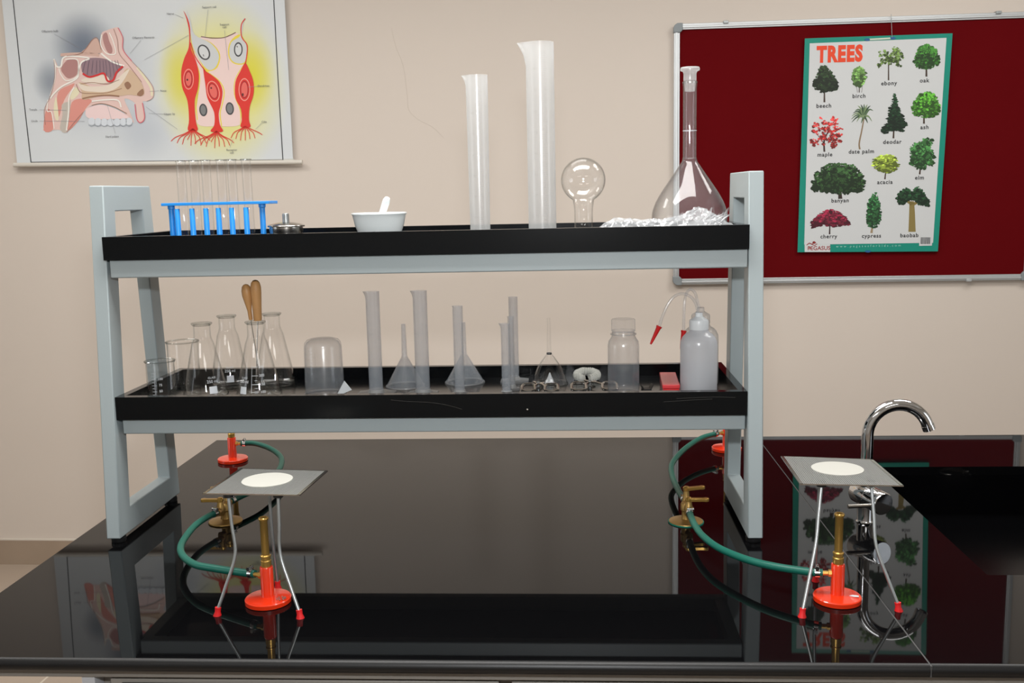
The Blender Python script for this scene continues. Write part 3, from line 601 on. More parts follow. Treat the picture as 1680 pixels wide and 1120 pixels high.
def tray(zt, h, rh):
    mb = MB(); y0, y1 = 1.9456, 2.287; x0, x1 = XL+0.001, XR-0.001; fl = zt-0.0263; r1 = 0.0155; rf = 0.018
    zb = zt-h
    mb.box(x0, x1, y0, y0+rf, zb, zt); mb.box(x0, x1, y1-rf, y1, zb, zt)
    mb.box(x0, x0+r1, y0+rf, y1-rf, zb, zt); mb.box(x1-r1, x1, y0+rf, y1-rf, zb, zt)
    mb.box(x0+r1, x1-r1, y0+rf, y1-rf, zb, fl)
    mb.build('tray', GRANT, rk, angle=30)
    for yy in (1.956, 2.190):
        ra = MB(); ra.box(XL+0.0075, XR-0.002, yy, yy+0.025, zb-rh, zb-0.0003); o_ = ra.build('rail', POWDER, rk, bevel=0.0025)
    cr = MB()
    for xx in (XL+0.0005, XR-0.0255): cr.box(xx, xx+0.025, 1.982, 2.189, zb-0.03, zb-0.0005)
    cr.build('cross_bar', POWDER, rk)
SCR = mat('scratch_mark', (58, 56, 53), 0.9)
tray(0.6317, 0.0465, 0.0368); tray(0.3055, 0.0475, 0.0322)
for pts_ in ([(-0.365, 0.2950), (-0.33, 0.2915), (-0.285, 0.2890), (-0.250, 0.2830), (-0.222, 0.2745)], [(0.205, 0.2925), (0.245, 0.2940), (0.285, 0.2950), (0.320, 0.2935)], [(0.180, 0.2860), (0.230, 0.2890), (0.275, 0.2910)]):
    MB().tube([(p[0], 1.9455, p[1]) for p in pts_], 0.00028, 5, smooth=5).build('scratch', SCR, rk)
MB().lathe([(0, 0), (0.0016, 0), (0.0010, 0.0007), (0, 0.0008)], 10, along((-0.0905, 1.9456, 0.2730), (0, -1, 0))).build('chip', mat('pale_chip', (170, 165, 158), 0.7), rk)
F1 = T + 0.3055 - 0.0263       # floor of the lower tray
F2 = T + 0.6317 - 0.0263       # floor of the upper tray

# ------------------------------------------------------------------ glassware
def wall_prof(out, th):
    """hollow vessel open at the top: outer profile then back down inside"""
    inn = [(max(r-th, 0.0), z) for r, z in out if r > 1e-6]
    inn = [(r, max(z, th)) for r, z in inn]
    return [(0, 0)] + out + list(reversed(inn)) + [(0, th)]
def decal_text(mb, body, size, rfun, z, ang, bold=0):
    vs, fs = text_mesh(body, size, bold)
    out = []
    for p in vs:
        zz = z + p.y; r = rfun(zz) + 0.0004; a = ang + p.x / max(r, 0.005); out.append((r*math.cos(a), r*math.sin(a), zz))
    mb.add(out, fs)
def decal_rect(mb, rfun, z0, z1, a0, a1, n=4):
    vs = []; fs = []
    for i in range(n+1):
        a = a0 + (a1-a0)*i/n
        for z in (z0, z1): r = rfun(z) + 0.0004; vs.append((r*math.cos(a), r*math.sin(a), z))
    fs = [(2*i, 2*i+2, 2*i+3, 2*i+1) for i in range(n)]
    mb.add(vs, fs)
MARK = mat('white_print', (212, 216, 220), 0.6)
MARKP = plastic_mat('embossed_marks', 0.22, 0.4, col=(225, 232, 240))
FRONT = -PI/2
def flask(label, x, y, rb, h=0.163, rn=0.0178, rr=0.0222, label_ang=None, scale_ang=None):
    t = thing('conical_flask', label, 'flask', (x, y, F1), 0, 'conical flasks on the lower tray')
    zs = h*0.78
    out = [(rb-0.008, 0.0), (rb-0.0025, 0.0015), (rb, 0.006), (rb, 0.010), (rb-0.002, 0.018), (rn+0.006, zs-0.010), (rn+0.0018, zs), (rn, zs+0.008), (rn, h-0.006)]
    mb = MB(); mb.lathe(wall_prof(out, 0.0014), 56); mb.build('body', GLASS, t, angle=60)
    rm = MB(); rm.lathe([(rn-0.001, h-0.006), (rn+0.0008, h-0.006), (rr-0.0006, h-0.0028), (rr, h-0.0012), (rr-0.0008, h), (rr-0.003, h-0.0005), (rn-0.0012, h-0.004)], 48, close=True); rm.build('rim', GLASSD, t, angle=60)
    fb = MB(); fb.lathe([(rb-0.010, 0.0017), (rb-0.004, 0.0022), (rb-0.0022, 0.005), (rb-0.0024, 0.0075), (rb-0.006, 0.004), (rb-0.011, 0.0027)], 48, close=True); fb.build('base_ring', GLASSD, t, angle=60)
    def rf(z): 
        k = (z-0.018)/(zs-0.010-0.018); k = max(0, min(1, k)); return (rb-0.002) + (rn+0.006-(rb-0.002))*k
    mk = MB()
    if label_ang is not None:
        a = FRONT + label_ang
        decal_rect(mk, rf, 0.016, 0.031, a-0.19, a+0.19); decal_text(mk, '250 ml', 0.0085, rf, 0.041, a); decal_text(mk, 'GLASS', 0.006, rf, 0.049, a)
    if scale_ang is not None:
        a = FRONT + scale_ang
        for z, s in ((0.020, '100'), (0.036, '150'), (0.054, '200'), (0.072, '250')):
            decal_rect(mk, rf, z-0.0004, z+0.0004, a-0.30, a+0.05); decal_text(mk, s, 0.0075, rf, z, a+0.24)
        for z in (0.018, 0.022, 0.028, 0.044): decal_rect(mk, rf, z-0.0003, z+0.0003, a-0.14, a)
        vs = []
        for i in range(7):
            z = 0.018 + 0.058*i/6; r = rf(z)+0.0004
            for da in (-0.30, -0.285): vs.append((r*math.cos(a+da), r*math.sin(a+da), z))
        mk.add(vs, [(2*i, 2*i+1, 2*i+3, 2*i+2) for i in range(6)])
    if mk.v: mk.build('printed_marks', MARK, t)
    return t
flask('clear conical flask at the front, its mouth empty, left of the wooden handles', -0.7878, 2.062, 0.0475, label_ang=0.72)
flask('clear conical flask at the back of the lower tray between two front flasks', -0.7790, 2.192, 0.0435, label_ang=0.35)
flask('clear conical flask holding two wooden handles, graduated in white print', -0.6706, 2.060, 0.0480, h=0.165, label_ang=-0.5, scale_ang=0.25)
flask('clear conical flask at the back right, behind the one with wooden handles', -0.6775, 2.200, 0.0465, h=0.1655)
def needle(label, base, top, r0, r1, sh0):
    t = thing('dissecting_needle', label, 'needle', (0, 0, 0), 0, 'wooden-handled needles in the flask')
    b = Vector(base); tp = Vector(top); d = (tp-b).normalized(); L = (tp-b).length
    mb = MB(); mb.lathe([(0, 0), (r0*0.9, 0.0), (r0, 0.004), (r0*1.03, L*0.25), (r1, L*0.68), (r1*1.0, L*0.82), (r1*0.8, L*0.93), (r1*0.45, L*0.985), (0, L)], 28, along(b, d)); mb.build('handle', WOOD, t)
    MB().tube([Vector(sh0), b + d*0.002], 0.0011, 8).build('shaft', STEEL, t)
needle('left wooden-handled needle, the slimmer one, standing in a flask', (-0.6795, 2.060, T+0.447), (-0.6858, 2.058, T+0.5235), 0.0042, 0.0105, (-0.666, 2.068, F1+0.006))
needle('right wooden-handled needle, the thicker one, standing in a flask', (-0.6640, 2.058, T+0.446), (-0.6632, 2.054, T+0.5325), 0.0090, 0.0112, (-0.676, 2.052, F1+0.006))
def beaker(label, x, y, r, h, scale=False):
    t = thing('glass_beaker', label, 'beaker', (x, y, F1), 0, 'glass beakers on the lower tray')
    out = [(r-0.007, 0), (r-0.002, 0.0015), (r, 0.006), (r, h-0.006), (r+0.0012, h-0.002), (r+0.0022, h)]
    MB().lathe(wall_prof(out, 0.0014), 56).build('body', GLASS, t, angle=60)
    rm = MB(); rm.lathe([(r-0.001, h-0.0025), (r+0.0018, h-0.002), (r+0.003, h), (r+0.0015, h+0.0012), (r-0.0005, h)], 48, close=True); rm.build('rim', GLASSD, t, angle=60)
    if scale:
        mk = MB(); rf = lambda z: r
        for i in range(9):
            z = 0.012 + i*0.0065; wd = 0.34 if i % 2 == 0 else 0.18
            decal_rect(mk, rf, z-0.0003, z+0.0003, FRONT-0.25, FRONT-0.25+wd)
        for z, s in ((0.012, '25'), (0.025, '50'), (0.038, '75'), (0.051, '100')): decal_text(mk, s, 0.007, rf, z+0.001, FRONT+0.35)
        decal_rect(mk, rf, 0.010, 0.066, FRONT-0.06, FRONT-0.045); mk.build('printed_marks', MARK, t)
beaker('small clear glass beaker with a white scale at the left end', -0.8735, 2.035, 0.0295, 0.0865, True)
beaker('larger clear glass beaker behind the small one at the left end', -0.8770, 2.172, 0.0345, 0.1075)

# inverted plastic beaker
t = thing('plastic_beaker', 'milky plastic beaker turned upside down, spout at the tray', 'beaker', (-0.5350, 2.088, F1))
h = 0.122
out = [(0, h), (0.026, h), (0.034, h-0.0025), (0.0385, h-0.008), (0.0400, h-0.016), (0.0418, 0.012), (0.0425, 0.0025), (0.0455, 0.0015), (0.0458, 0.0)]
inn = [(0.0435, 0.0), (0.0410, 0.0035), (0.0402, 0.012), (0.0386, h-0.017), (0.034, h-0.0075), (0.026, h-0.0022), (0, h-0.002)]
MB().lathe(out + inn, 56).build('body', PLASC, t, angle=50)
sp = MB(); sp.add([(0.030, -0.029, 0.000), (0.064, -0.022, 0.0135), (0.049, -0.024, 0.034), (0.033, -0.031, 0.004), (0.060, -0.010, 0.010), (0.040, -0.006, 0.002)], [(0, 1, 2), (0, 2, 3), (1, 4, 2), (0, 5, 4, 1)])
sp.build('spout', PLASW, t, smooth=False)
MB().lathe([(0.0418, 0.003), (0.0440, 0.0032), (0.0464, 0.0005), (0.0464, -0.0), (0.0430, 0)], 48, close=True).build('rim', PLASD, t)
mk = MB(); rf = lambda z: 0.0420 - 0.0024*(z/h)
for i in range(13):
    z = 0.022 + i*0.0065; decal_rect(mk, rf, z-0.0004, z+0.0004, FRONT-0.60, FRONT-0.60+(0.42 if i % 5 == 0 else 0.24))
decal_text(mk, '150', 0.011, rf, 0.052, FRONT-0.02); decal_rect(mk, rf, 0.041, 0.0418, FRONT-0.6, FRONT+0.16); decal_rect(mk, rf, 0.020, 0.098, FRONT-0.20, FRONT-0.185); decal_text(mk, 'ml', 0.009, rf, 0.031, FRONT-0.05)
mk.build('raised_marks', MARKP, t)

def cylinder(label, x, y, zf, r, h, lip, foot_r, m=None, marks=True, lip_dir=PI, rt=None, group='plastic measuring cylinders', foot_dx=0.0):
    """measuring cylinder: tube with pouring lip, flat hexagonal foot, scale"""
    m = m or PLAS
    t = thing('measuring_cylinder', label, 'measuring cylinder', (x, y, zf), 0, group)
    rt = rt or r; seg = 48; zs = [0.004, 0.010, h*0.3, h*0.6, h-lip*2.6, h-lip*1.4, h-lip*0.6, h]
    th = 0.0012
    def ring(z, dr):
        k = z/h; rr_ = r + (rt-r)*k - dr; pts = []
        q = max(0.0, (z-(h-lip*2.6))/(lip*2.6))
        for i in range(seg):
            a = 2*PI*i/seg; dd = (a-lip_dir+PI) % (2*PI) - PI
            e = lip * (q**1.8) * math.exp(-(dd/0.42)**2)
            pts.append(((rr_+e)*math.cos(a), (rr_+e)*math.sin(a), z))
        return pts
    vs = []; rings = [ring(z, 0) for z in zs] + [ring(z, th) for z in reversed(zs)]
    for q in rings: vs += q
    fs = []
    for j in range(len(rings)-1):
        for i in range(seg): i2 = (i+1) % seg; fs.append((j*seg+i, j*seg+i2, (j+1)*seg+i2, (j+1)*seg+i))
    MB().add(vs, fs).build('tube', m, t, angle=60)
    ft = MB(); hx = [(foot_r*math.cos(PI/6+k*PI/3)+foot_dx, foot_r*math.sin(PI/6+k*PI/3)) for k in range(6)]
    ft.prism(hx, 0.0, 0.0038, 'z'); ft.lathe([(r+0.0005, 0.0038), (r+0.004, 0.0040), (r+0.0005, 0.012), (r+0.0001, 0.012)], 32, close=True)
    ft.build('foot', PLASD, t, bevel=0.001)
    if marks:
        mk = MB(); rf = lambda z: r + (rt-r)*z/h
        n = int(h/0.0042); a0 = FRONT + 0.25
        for i in range(3, n-5):
            z = i*0.0042 + 0.006; wd = 0.55 if i % 5 == 0 else 0.32; decal_rect(mk, rf, z-0.00035, z+0.00035, a0-wd/2, a0+wd/2)
        for i in range(1, int(n/10)): decal_text(mk, str(i*10), 0.0065, rf, i*0.042+0.006, FRONT-0.35)
        mk.build('raised_marks', MARKP, t)
    return t
cylinder('tall lipped plastic measuring cylinder right of the upturned plastic beaker', -0.4212, 2.080, F1, 0.0148, 0.2225, 0.006, 0.046)
cylinder('tall lipped plastic measuring cylinder between the two plastic funnels', -0.3200, 2.080, F1, 0.0151, 0.2225, 0.006, 0.036)
cylinder('short straight plastic cylinder in front of the right-hand plastic funnel', -0.2393, 2.070, F1, 0.0108, 0.190, 0.0015, 0.020)
cylinder('shortest plastic cylinder with a side lip, front of the cluster of three', -0.1385, 2.055, F1, 0.0098, 0.1535, 0.0045, 0.024, marks=True)
cylinder('thin plastic cylinder in the middle of the cluster of three', -0.1310, 2.120, F1, 0.0070, 0.160, 0.001, 0.019)
cylinder('tallest and rearmost plastic cylinder of the cluster of three', -0.1305, 2.212, F1, 0.0103, 0.1925, 0.001, 0.036)
cylinder('medium of the two large lipped measuring cylinders on the upper tray', -0.1880, 2.085, F2, 0.0208, 0.3350, 0.0085, 0.045, m=PLASD, group='large measuring cylinders on the upper tray', rt=0.0228)
cylinder('largest lipped plastic measuring cylinder, tallest thing on the upper tray', -0.0580, 2.085, F2, 0.0288, 0.3960, 0.0175, 0.052, m=PLASD, group='large measuring cylinders on the upper tray')

def funnel(label, x, y, rb, hc, ht, rs, m, mrim, curved=0.0, group=None, tint=None, base_bulge=0.0):
    t = thing('funnel', label, 'funnel', (x, y, F1), 0, group)
    n = 9; out = []
    for i in range(n):
        k = i/(n-1); r = rb + (rs+0.001-rb)*k + curved*math.sin(PI*k)*0.5; out.append((r, 0.002 + (hc-0.002)*k))
    out += [(rs, hc+0.004), (rs*0.8, ht)]
    inn = [(r-0.0014, z) for r, z in reversed(out)]
    MB().lathe(out + inn, 52, close=True).build('cone_and_stem', m, t, angle=60)
    MB().lathe([(rb-0.0018, 0), (rb+0.0014, 0), (rb+0.0018, 0.0016), (rb+0.0006, 0.0034), (rb-0.0016, 0.0026)], 52, close=True).build('rim', mrim, t, angle=60)
    return t
funnel('upturned plastic funnel left of the second tall cylinder', -0.3725, 2.168, 0.0425, 0.0665, 0.1405, 0.0062, PLAS, PLASD, group='upturned plastic funnels')
funnel('upturned plastic funnel behind the short straight cylinder', -0.2430, 2.205, 0.0435, 0.0645, 0.1375, 0.0060, PLAS, PLASD, group='upturned plastic funnels')
t = funnel('clear glass funnel turned upside down in front of scissors', -0.0508, 2.182, 0.0400, 0.0675, 0.1475, 0.0050, GLASS, GLASSD, curved=0.010)
MB().lathe([(0.0052, 0.066), (0.0062, 0.0675), (0.0058, 0.070), (0.0046, 0.0695)], 24, close=True).build('stem_joint', mat('dark_grey_joint', (84, 84, 84), 0.3), t)
t = thing('nozzle_cap', 'small white plastic cone under the glass funnel', 'cap', (-0.0500, 2.178, F1))
MB().lathe([(0, 0), (0.0102, 0), (0.0100, 0.003), (0.0078, 0.010), (0.0045, 0.017), (0.0022, 0.023), (0.0012, 0.026), (0, 0.0262)], 28).build('cone', PLASW, t)
MB().lathe([(0.0100, 0.0), (0.0112, 0.0), (0.0112, 0.0022), (0.0100, 0.0022)], 28, close=True).build('skirt_ring', PLASW, t)

def tongs(label, pivot, ra, rb_, ring_r, jaw):
    """scissor-handled tongs lying flat: two flattened finger loops, crossed arms, jaws pointing back"""
    t = thing('crucible_tongs', label, 'tongs', (pivot[0], pivot[1], F1), 0, 'steel tongs on the lower tray')
    for s, (lx, ly) in enumerate((ra, rb_)):
        c = Vector((lx-pivot[0], ly-pivot[1], 0.0032)); z0 = 0.0036 + 0.002*s
        mb = MB(); pts = []
        for k in range(24):
            a = 2*PI*k/24; ex = abs(math.cos(a))**0.55*math.copysign(1, math.cos(a)); ey = abs(math.sin(a))**0.55*math.copysign(1, math.sin(a))
            pts.append(c + Vector((ring_r*ex, ring_r*1.25*ey, 0.0045 + 0.0045*ey)))
        pts.append(pts[0]); pts.append(pts[1]); mb.tube(pts, 0.0032, 10)
        sgn = 1 if lx < pivot[0] else -1
        mb.build('finger_loop', STEEL, t)
        arm = MB(); st = c + Vector((sgn*ring_r*0.95, ring_r*0.7, 0.0070)); arm.tube([st, st*0.5 + Vector((0, 0, z0*0.6+0.003)), Vector((0, 0, z0+0.004)), Vector((sgn*0.012, 0.022, z0+0.003)), Vector((sgn*0.005, jaw, 0.004))], 0.0026, 8, smooth=4, rs=(0.0026, 0.0016)); arm.build('arm', STEEL, t)
    MB().lathe([(0, 0.002), (0.0042, 0.002), (0.0042, 0.0125), (0.003, 0.0138), (0, 0.0138)], 16).build('pivot_pin', ZINC, t)
tongs('steel scissor-handled tongs in front of the glass funnel', (-0.0745, 2.140), (-0.0945, 2.098), (-0.0450, 2.096), 0.0140, 0.030)
tongs('steel scissor-handled tongs in front of the white gauze ring', (0.0385, 2.152), (0.0135, 2.104), (0.0800, 2.106), 0.0158, 0.018)
# gauze ring
t = thing('gauze_roll', 'white wrinkled gauze roll bent into an open ring behind the tongs', 'gauze', (0.0330, 2.222, F1))
g = MB(); pts = []
for k in range(61):
    a = FRONT + 0.24 + (2*PI-0.48)*k/60; pts.append(Vector((0.0235*math.cos(a), 0.0250*math.sin(a), 0.0080 + 0.0075*(1+math.sin(a))*0.5 + 0.0006*math.sin(a*7))))
rs = [0.0066 + 0.0008*math.sin(k*1.9) + 0.0006*math.sin(k*4.3) for k in range(61)]
g.tube(pts, 0.008, 18, rs=rs, flat=1.2); g.build('roll', CLOTHW, t, angle=80)
g = MB()
for k in range(0, 60, 2):
    p = pts[k]; d = (pts[k+1]-pts[k]).normalized(); nx_ = d.cross(Vector((0, 0, 1))).normalized()
    g.tube([p + nx_*0.0074*math.cos(a)+Vector((0, 0, 0.0086*math.sin(a))) + d*0.002*math.sin(a*2) for a in [2*PI*i/14 for i in range(15)]], 0.0010, 6)
g.build('wrapping_threads', CLOTHW, t)

# reagent jar
t = thing('reagent_jar', 'empty milky plastic jar with ribbed screw cap beside the tongs', 'jar', (0.1085, 2.088, F1))
r = 0.0332
out = [(r-0.007, 0), (r-0.001, 0.0025), (r, 0.008), (r, 0.098), (r-0.0015, 0.108), (r-0.006, 0.1145), (0.0255, 0.1185), (0.0240, 0.1215), (0.0240, 0.132)]
MB().lathe(wall_prof(out, 0.0013), 56).build('body', PLASC, t, angle=60)
cp = MB(); n = 48
ve = []
for z in (0.1295, 0.1535, 0.1555):
    for k in range(n*2): rr_ = (0.0252 if k % 2 else 0.0244) - (0.0015 if z > 0.154 else 0); ve.append((rr_*math.cos(PI*k/n), rr_*math.sin(PI*k/n), z))
fs = [(j*2*n+k, j*2*n+(k+1) % (2*n), (j+1)*2*n+(k+1) % (2*n), (j+1)*2*n+k) for j in range(2) for k in range(2*n)]; fs.append(tuple(range(4*n, 6*n)))
cp.add(ve, fs); cp.build('cap', PLASC, t, smooth=False)
MB().lathe([(0.0243, 0.1225), (0.0275, 0.1225), (0.0275, 0.1245), (0.0243, 0.1245)], 40, close=True).build('neck_ring', PLASD, t)
# binder clip
t = thing('binder_clip', 'small black clip lying beside the milky jar', 'clip', (0.1560, 2.075, F1), 0.1)
MB().prism([(-0.0105, 0.0), (0.0105, 0.0), (0.0085, 0.0085), (0.0125, 0.0165), (0.0108, 0.0165), (0.0065, 0.0090), (-0.0065, 0.0090), (-0.0108, 0.0165), (-0.0125, 0.0165), (-0.0085, 0.0085)], -0.012, 0.012, 'y').build('body', RUBBERB, t)
MB().tube([(-0.0125, -0.008, 0.0165), (-0.0125, 0.008, 0.0165)], 0.0013, 8).tube([(0.0125, -0.008, 0.0165), (0.0125, 0.008, 0.0165)], 0.0013, 8).build('lip_roll', RUBBERB, t)
# red box
t = thing('red_box', 'flat red plastic box lying beside the wash bottle', 'box', (0.2035, 2.035, F1), -0.045)
MB().box(-0.0168, 0.0168, 0, 0.145, 0, 0.0150).build('tray', REDB, t, bevel=0.0015)
MB().box(-0.0180, 0.0180, -0.001, 0.146, 0.0152, 0.0235).build('lid', mat('red_lid', (214, 62, 66), 0.35, coat=0.3), t, bevel=0.0015)

# wash bottles
def wash(label, x, y, tube_pts, tip, r=0.0382, front=True):
    t = thing('wash_bottle', label, 'wash bottle', (x, y, F1), 0, 'wash bottles at the right end')
    h = 0.135
    out = [(0, 0), (r-0.003, 0), (r-0.0005, 0.003), (r, 0.008), (r, 0.100), (r-0.0008, 0.109), (r-0.0045, 0.118), (r-0.0105, 0.124), (0.0215, 0.1275), (0.0192, 0.133), (0.0178, 0.140), (0, 0.140)]
    MB().lathe(out, 56).build('body', WASH if front else PLASD, t, angle=60)
    mc = PLASW if front else PLASD
    MB().lathe([(0, 0.134), (0.0200, 0.134), (0.0203, 0.136), (0.0203, 0.150), (0.0192, 0.1535), (0.0120, 0.158), (0.0082, 0.161), (0.0076, 0.169), (0, 0.169)], 40).build('cap', mc, t, angle=40)
    tb = MB(); P = [Vector(p) - Vector((x, y, F1)) for p in tube_pts]
    tb.tube(P, 0.0031, 12, smooth=8); tb.build('spout_tube', PLAS, t)
    a, b = P[-1], Vector(tip) - Vector((x, y, F1)); d = (b-a).normalized(); L = (b-a).length
    MB().lathe([(0, -0.001), (0.0062, -0.001), (0.0060, 0.002), (0.0050, 0.004), (0.0030, L*0.8), (0.0019, L), (0, L)], 20, along(a, d)).build('red_tip', REDR, t)
wash('white plastic wash bottle in front, its spout tube arched far left', 0.2640, 2.070,
     [(0.2610, 2.070, F1+0.166), (0.2585, 2.069, T+0.463), (0.2480, 2.067, T+0.480), (0.2298, 2.065, T+0.4880), (0.2130, 2.062, T+0.4835), (0.1995, 2.060, T+0.468), (0.1890, 2.058, T+0.446), (0.1808, 2.057, T+0.4215)], (0.1630, 2.055, T+0.3850))
wash('plastic wash bottle mostly hidden behind the front one, red tip hanging straight down', 0.2790, 2.160,
     [(0.2760, 2.160, F1+0.166), (0.2715, 2.160, T+0.463), (0.2660, 2.158, T+0.480), (0.2570, 2.155, T+0.4880), (0.2480, 2.150, T+0.482), (0.2430, 2.145, T+0.464), (0.2412, 2.142, T+0.435), (0.2405, 2.140, T+0.400)], (0.2340, 2.135, T+0.362), r=0.0385, front=False)
MB_ = MB()

# ------------------------------------------------------------------ upper tray
t = thing('test_tube_rack', 'bright blue plastic test tube rack on the upper tray', 'test tube rack', (-0.7372, 2.080, F2))
tp = MB(); x0, x1 = -0.1142, 0.1142
holes = [x + 0.7372 for x in (-0.8185, -0.7905, -0.7645, -0.7325, -0.7085, -0.6765)]
tp.box(x0, x1, -0.032, -0.0125, 0.0845, 0.0905); tp.box(x0, x1, 0.0225, 0.032, 0.0845, 0.0905)
xs = [x0] + [q for hx in holes for q in (hx-0.0113, hx+0.0113)] + [x1]
for i in range(0, len(xs), 2):
    if xs[i+1] > xs[i]: tp.box(xs[i], xs[i+1], -0.0125, 0.0225, 0.0845, 0.0905)
tp.build('top_plate', BLUE, t, bevel=0.001)
for sx in (-0.0985, 0.0955):
    for sy in (-0.018,):
        MB().lathe([(0, 0.004), (0.0058, 0.004), (0.0058, 0.077), (0.0072, 0.078), (0.0072, 0.0845), (0, 0.0845)], 20, Matrix.Translation((sx, sy, 0))).build('pillar', BLUE, t)
MB().box(x0+0.004, x1-0.004, -0.032, 0.032, 0.0, 0.005).build('base_plate', BLUE, t, bevel=0.001)
for hx in (-0.8205, -0.7889, -0.7592, -0.7326, -0.7044, -0.6739):
    MB().lathe([(0, 0.005), (0.0060, 0.005), (0.0053, 0.0775), (0.0048, 0.0782), (0, 0.0782)], 20, Matrix.Translation((hx+0.7372, -0.0255, 0))).build('drying_peg', BLUE, t)
names = ['leftmost', 'second from the left', 'third from the left', 'third from the right', 'second from the right', 'rightmost']
for i, (hx, nm) in enumerate(zip(holes, names)):
    tt_ = thing('test_tube', 'clear glass test tube standing in the blue rack, the %s of six' % nm, 'test tube', (hx-0.7372, 2.085, F2+0.006), 0, 'test tubes in the blue rack')
    L = 0.1725; r = 0.0098
    out = [(r*math.sin(a), r-r*math.cos(a)) for a in [PI/2*k/8 for k in range(1, 9)]] + [(r, L-0.006), (r+0.0006, L-0.003), (r+0.0018, L-0.001)]
    inn = [(q[0]-0.0011, q[1]+(0.001 if q[1] < r else 0)) for q in reversed(out)]
    MB().lathe([(0, 0)] + out + inn + [(0, 0.0012)], 32).build('wall', GLASS, tt_, angle=60)
    MB().lathe([(r, L-0.0022), (r+0.0018, L-0.0018), (r+0.0022, L-0.0004), (r+0.001, L), (r-0.0008, L-0.0012)], 28, close=True).build('rim', GLASSD, tt_, angle=60)
    tt_.rotation_euler = (random.uniform(-0.01, 0.01), random.uniform(-0.012, 0.006), 0)

t = thing('spirit_lamp', 'small stainless steel spirit lamp with ridged knob beside the blue rack', 'spirit lamp', (-0.5924, 2.060, F2))
MB().lathe([(0, 0), (0.026, 0), (0.029, 0.003), (0.0325, 0.015), (0.0345, 0.030), (0.0345, 0.0365), (0, 0.0365)], 48).build('body', STEEL, t)
MB().lathe([(0, 0.0366), (0.0380, 0.0366), (0.0383, 0.0385), (0.0375, 0.0398), (0.030, 0.0425), (0.016, 0.0452), (0.008, 0.0460), (0, 0.0462)], 48).build('lid', STEEL, t)
pr_ = [(0, 0.0460)]
for k in range(6): z = 0.0462 + k*0.0029; pr_ += [(0.0072, z), (0.0072, z+0.0018), (0.0063, z+0.0019), (0.0063, z+0.0028)]
pr_ += [(0.0060, 0.0640), (0, 0.0650)]
MB().lathe(pr_, 28).build('knob', ZINC, t, angle=20)

t = thing('mortar', 'white porcelain mortar on the upper tray', 'mortar', (-0.3985, 2.075, F2))
MB().lathe([(0, 0.004), (0.030, 0.004), (0.032, 0.0), (0.036, 0.0), (0.038, 0.004), (0.0445, 0.018), (0.0510, 0.036), (0.0555, 0.055), (0.0572, 0.0595), (0.0570, 0.0612), (0.0545, 0.0612), (0.0520, 0.057), (0.0475, 0.040), (0.038, 0.020), (0.022, 0.010), (0, 0.0085)], 60).build('bowl', PORC, t, angle=50)
MB().lathe([(0.0565, 0.0575), (0.0580, 0.0585), (0.0580, 0.0610), (0.0565, 0.0614)], 60, close=True).build('rim', PORC, t)
t = thing('pestle', 'white porcelain pestle leaning in the mortar', 'pestle', (0, 0, 0))
b0 = Vector((-0.4100, 2.088, F2+0.019)); b1 = Vector((-0.3762, 2.052, T+0.6950)); d = b1-b0; L = d.length
MB().lathe([(0, -0.003), (0.007, -0.002), (0.0125, 0.004), (0.0130, 0.010), (0.0105, 0.020), (0.0072, 0.032), (0.0068, L*0.6), (0.0078, L*0.9), (0.0074, L*0.97), (0.0060, L), (0, L+0.001)], 28, along(b0, d)).build('rod', PORC, t)
MB().lathe([(0, L+0.0006), (0.0055, L+0.0006), (0.0050, L+0.0022), (0, L+0.0028)], 20, along(b0, d)).build('flat_tip', mat('glossy_white', (238, 240, 240), 0.15), t)

t = thing('round_bottom_flask', 'clear round-bottom flask standing upside down on its neck', 'flask', (0.0276, 2.100, F2))
zc, rb_ = 0.1192, 0.0462; rn_ = 0.0192
out = [(rn_+0.0022, 0.0), (rn_+0.0022, 0.0025), (rn_, 0.0045), (rn_, 0.055)]
th0 = math.asin((rn_+0.003)/rb_)
out += [(rn_+0.0012, 0.066)]
for k in range(20):
    a = th0 + (PI-th0)*k/19; out.append((max(rb_*math.sin(a), 0.0), zc - rb_*math.cos(a)))
inn = [(max(q[0]-0.0013, 0), q[1]-(0.0013 if q[1] > zc+0.03 else 0)) for q in reversed(out)]
MB().lathe(out + inn, 60).build('bulb_and_neck', GLASS, t, angle=70)
MB().lathe([(rn_-0.001, 0), (rn_+0.0028, 0), (rn_+0.0032, 0.002), (rn_+0.001, 0.0045), (rn_-0.001, 0.0042)], 40, close=True).build('neck_rim', GLASSD, t, angle=60)

t = thing('volumetric_flask', 'large clear volumetric flask with white stopper at the right end', 'flask', (0.2550, 2.172, F2))
Hn = 0.332
out = [(0.050, 0.0), (0.066, 0.004), (0.0765, 0.016), (0.0800, 0.032), (0.0790, 0.048), (0.0740, 0.064), (0.066, 0.080), (0.056, 0.096), (0.045, 0.112), (0.034, 0.128), (0.024, 0.143), (0.0165, 0.154), (0.0146, 0.162), (0.0140, 0.172), (0.0140, 0.296), (0.0146, 0.312), (0.0148, 0.320)]
out = [(q.x, q.y) for q in catmull([Vector((a, b)) for a, b in out], 3)]
MB().lathe(wall_prof(out, 0.0017), 60).build('body', glass_mat('thick_clear_glass', edge=(190, 186, 184), body=0.022, edge_pow=2.4, haze=0.03), t, angle=70)
MB().lathe([(0.0136, 0.316), (0.0152, 0.316), (0.0156, 0.3195), (0.0138, 0.3205)], 36, close=True).build('neck_rim', GLASSD, t, angle=60)
stp = t
MB().lathe([(0, 0.300), (0.0105, 0.300), (0.0124, 0.3206), (0.0134, 0.322), (0.0134, 0.336), (0.0150, 0.3405), (0.0200, 0.3425), (0.0204, 0.3460), (0.0192, 0.3490), (0, 0.3496)], 40).build('stopper', PLASD, stp)
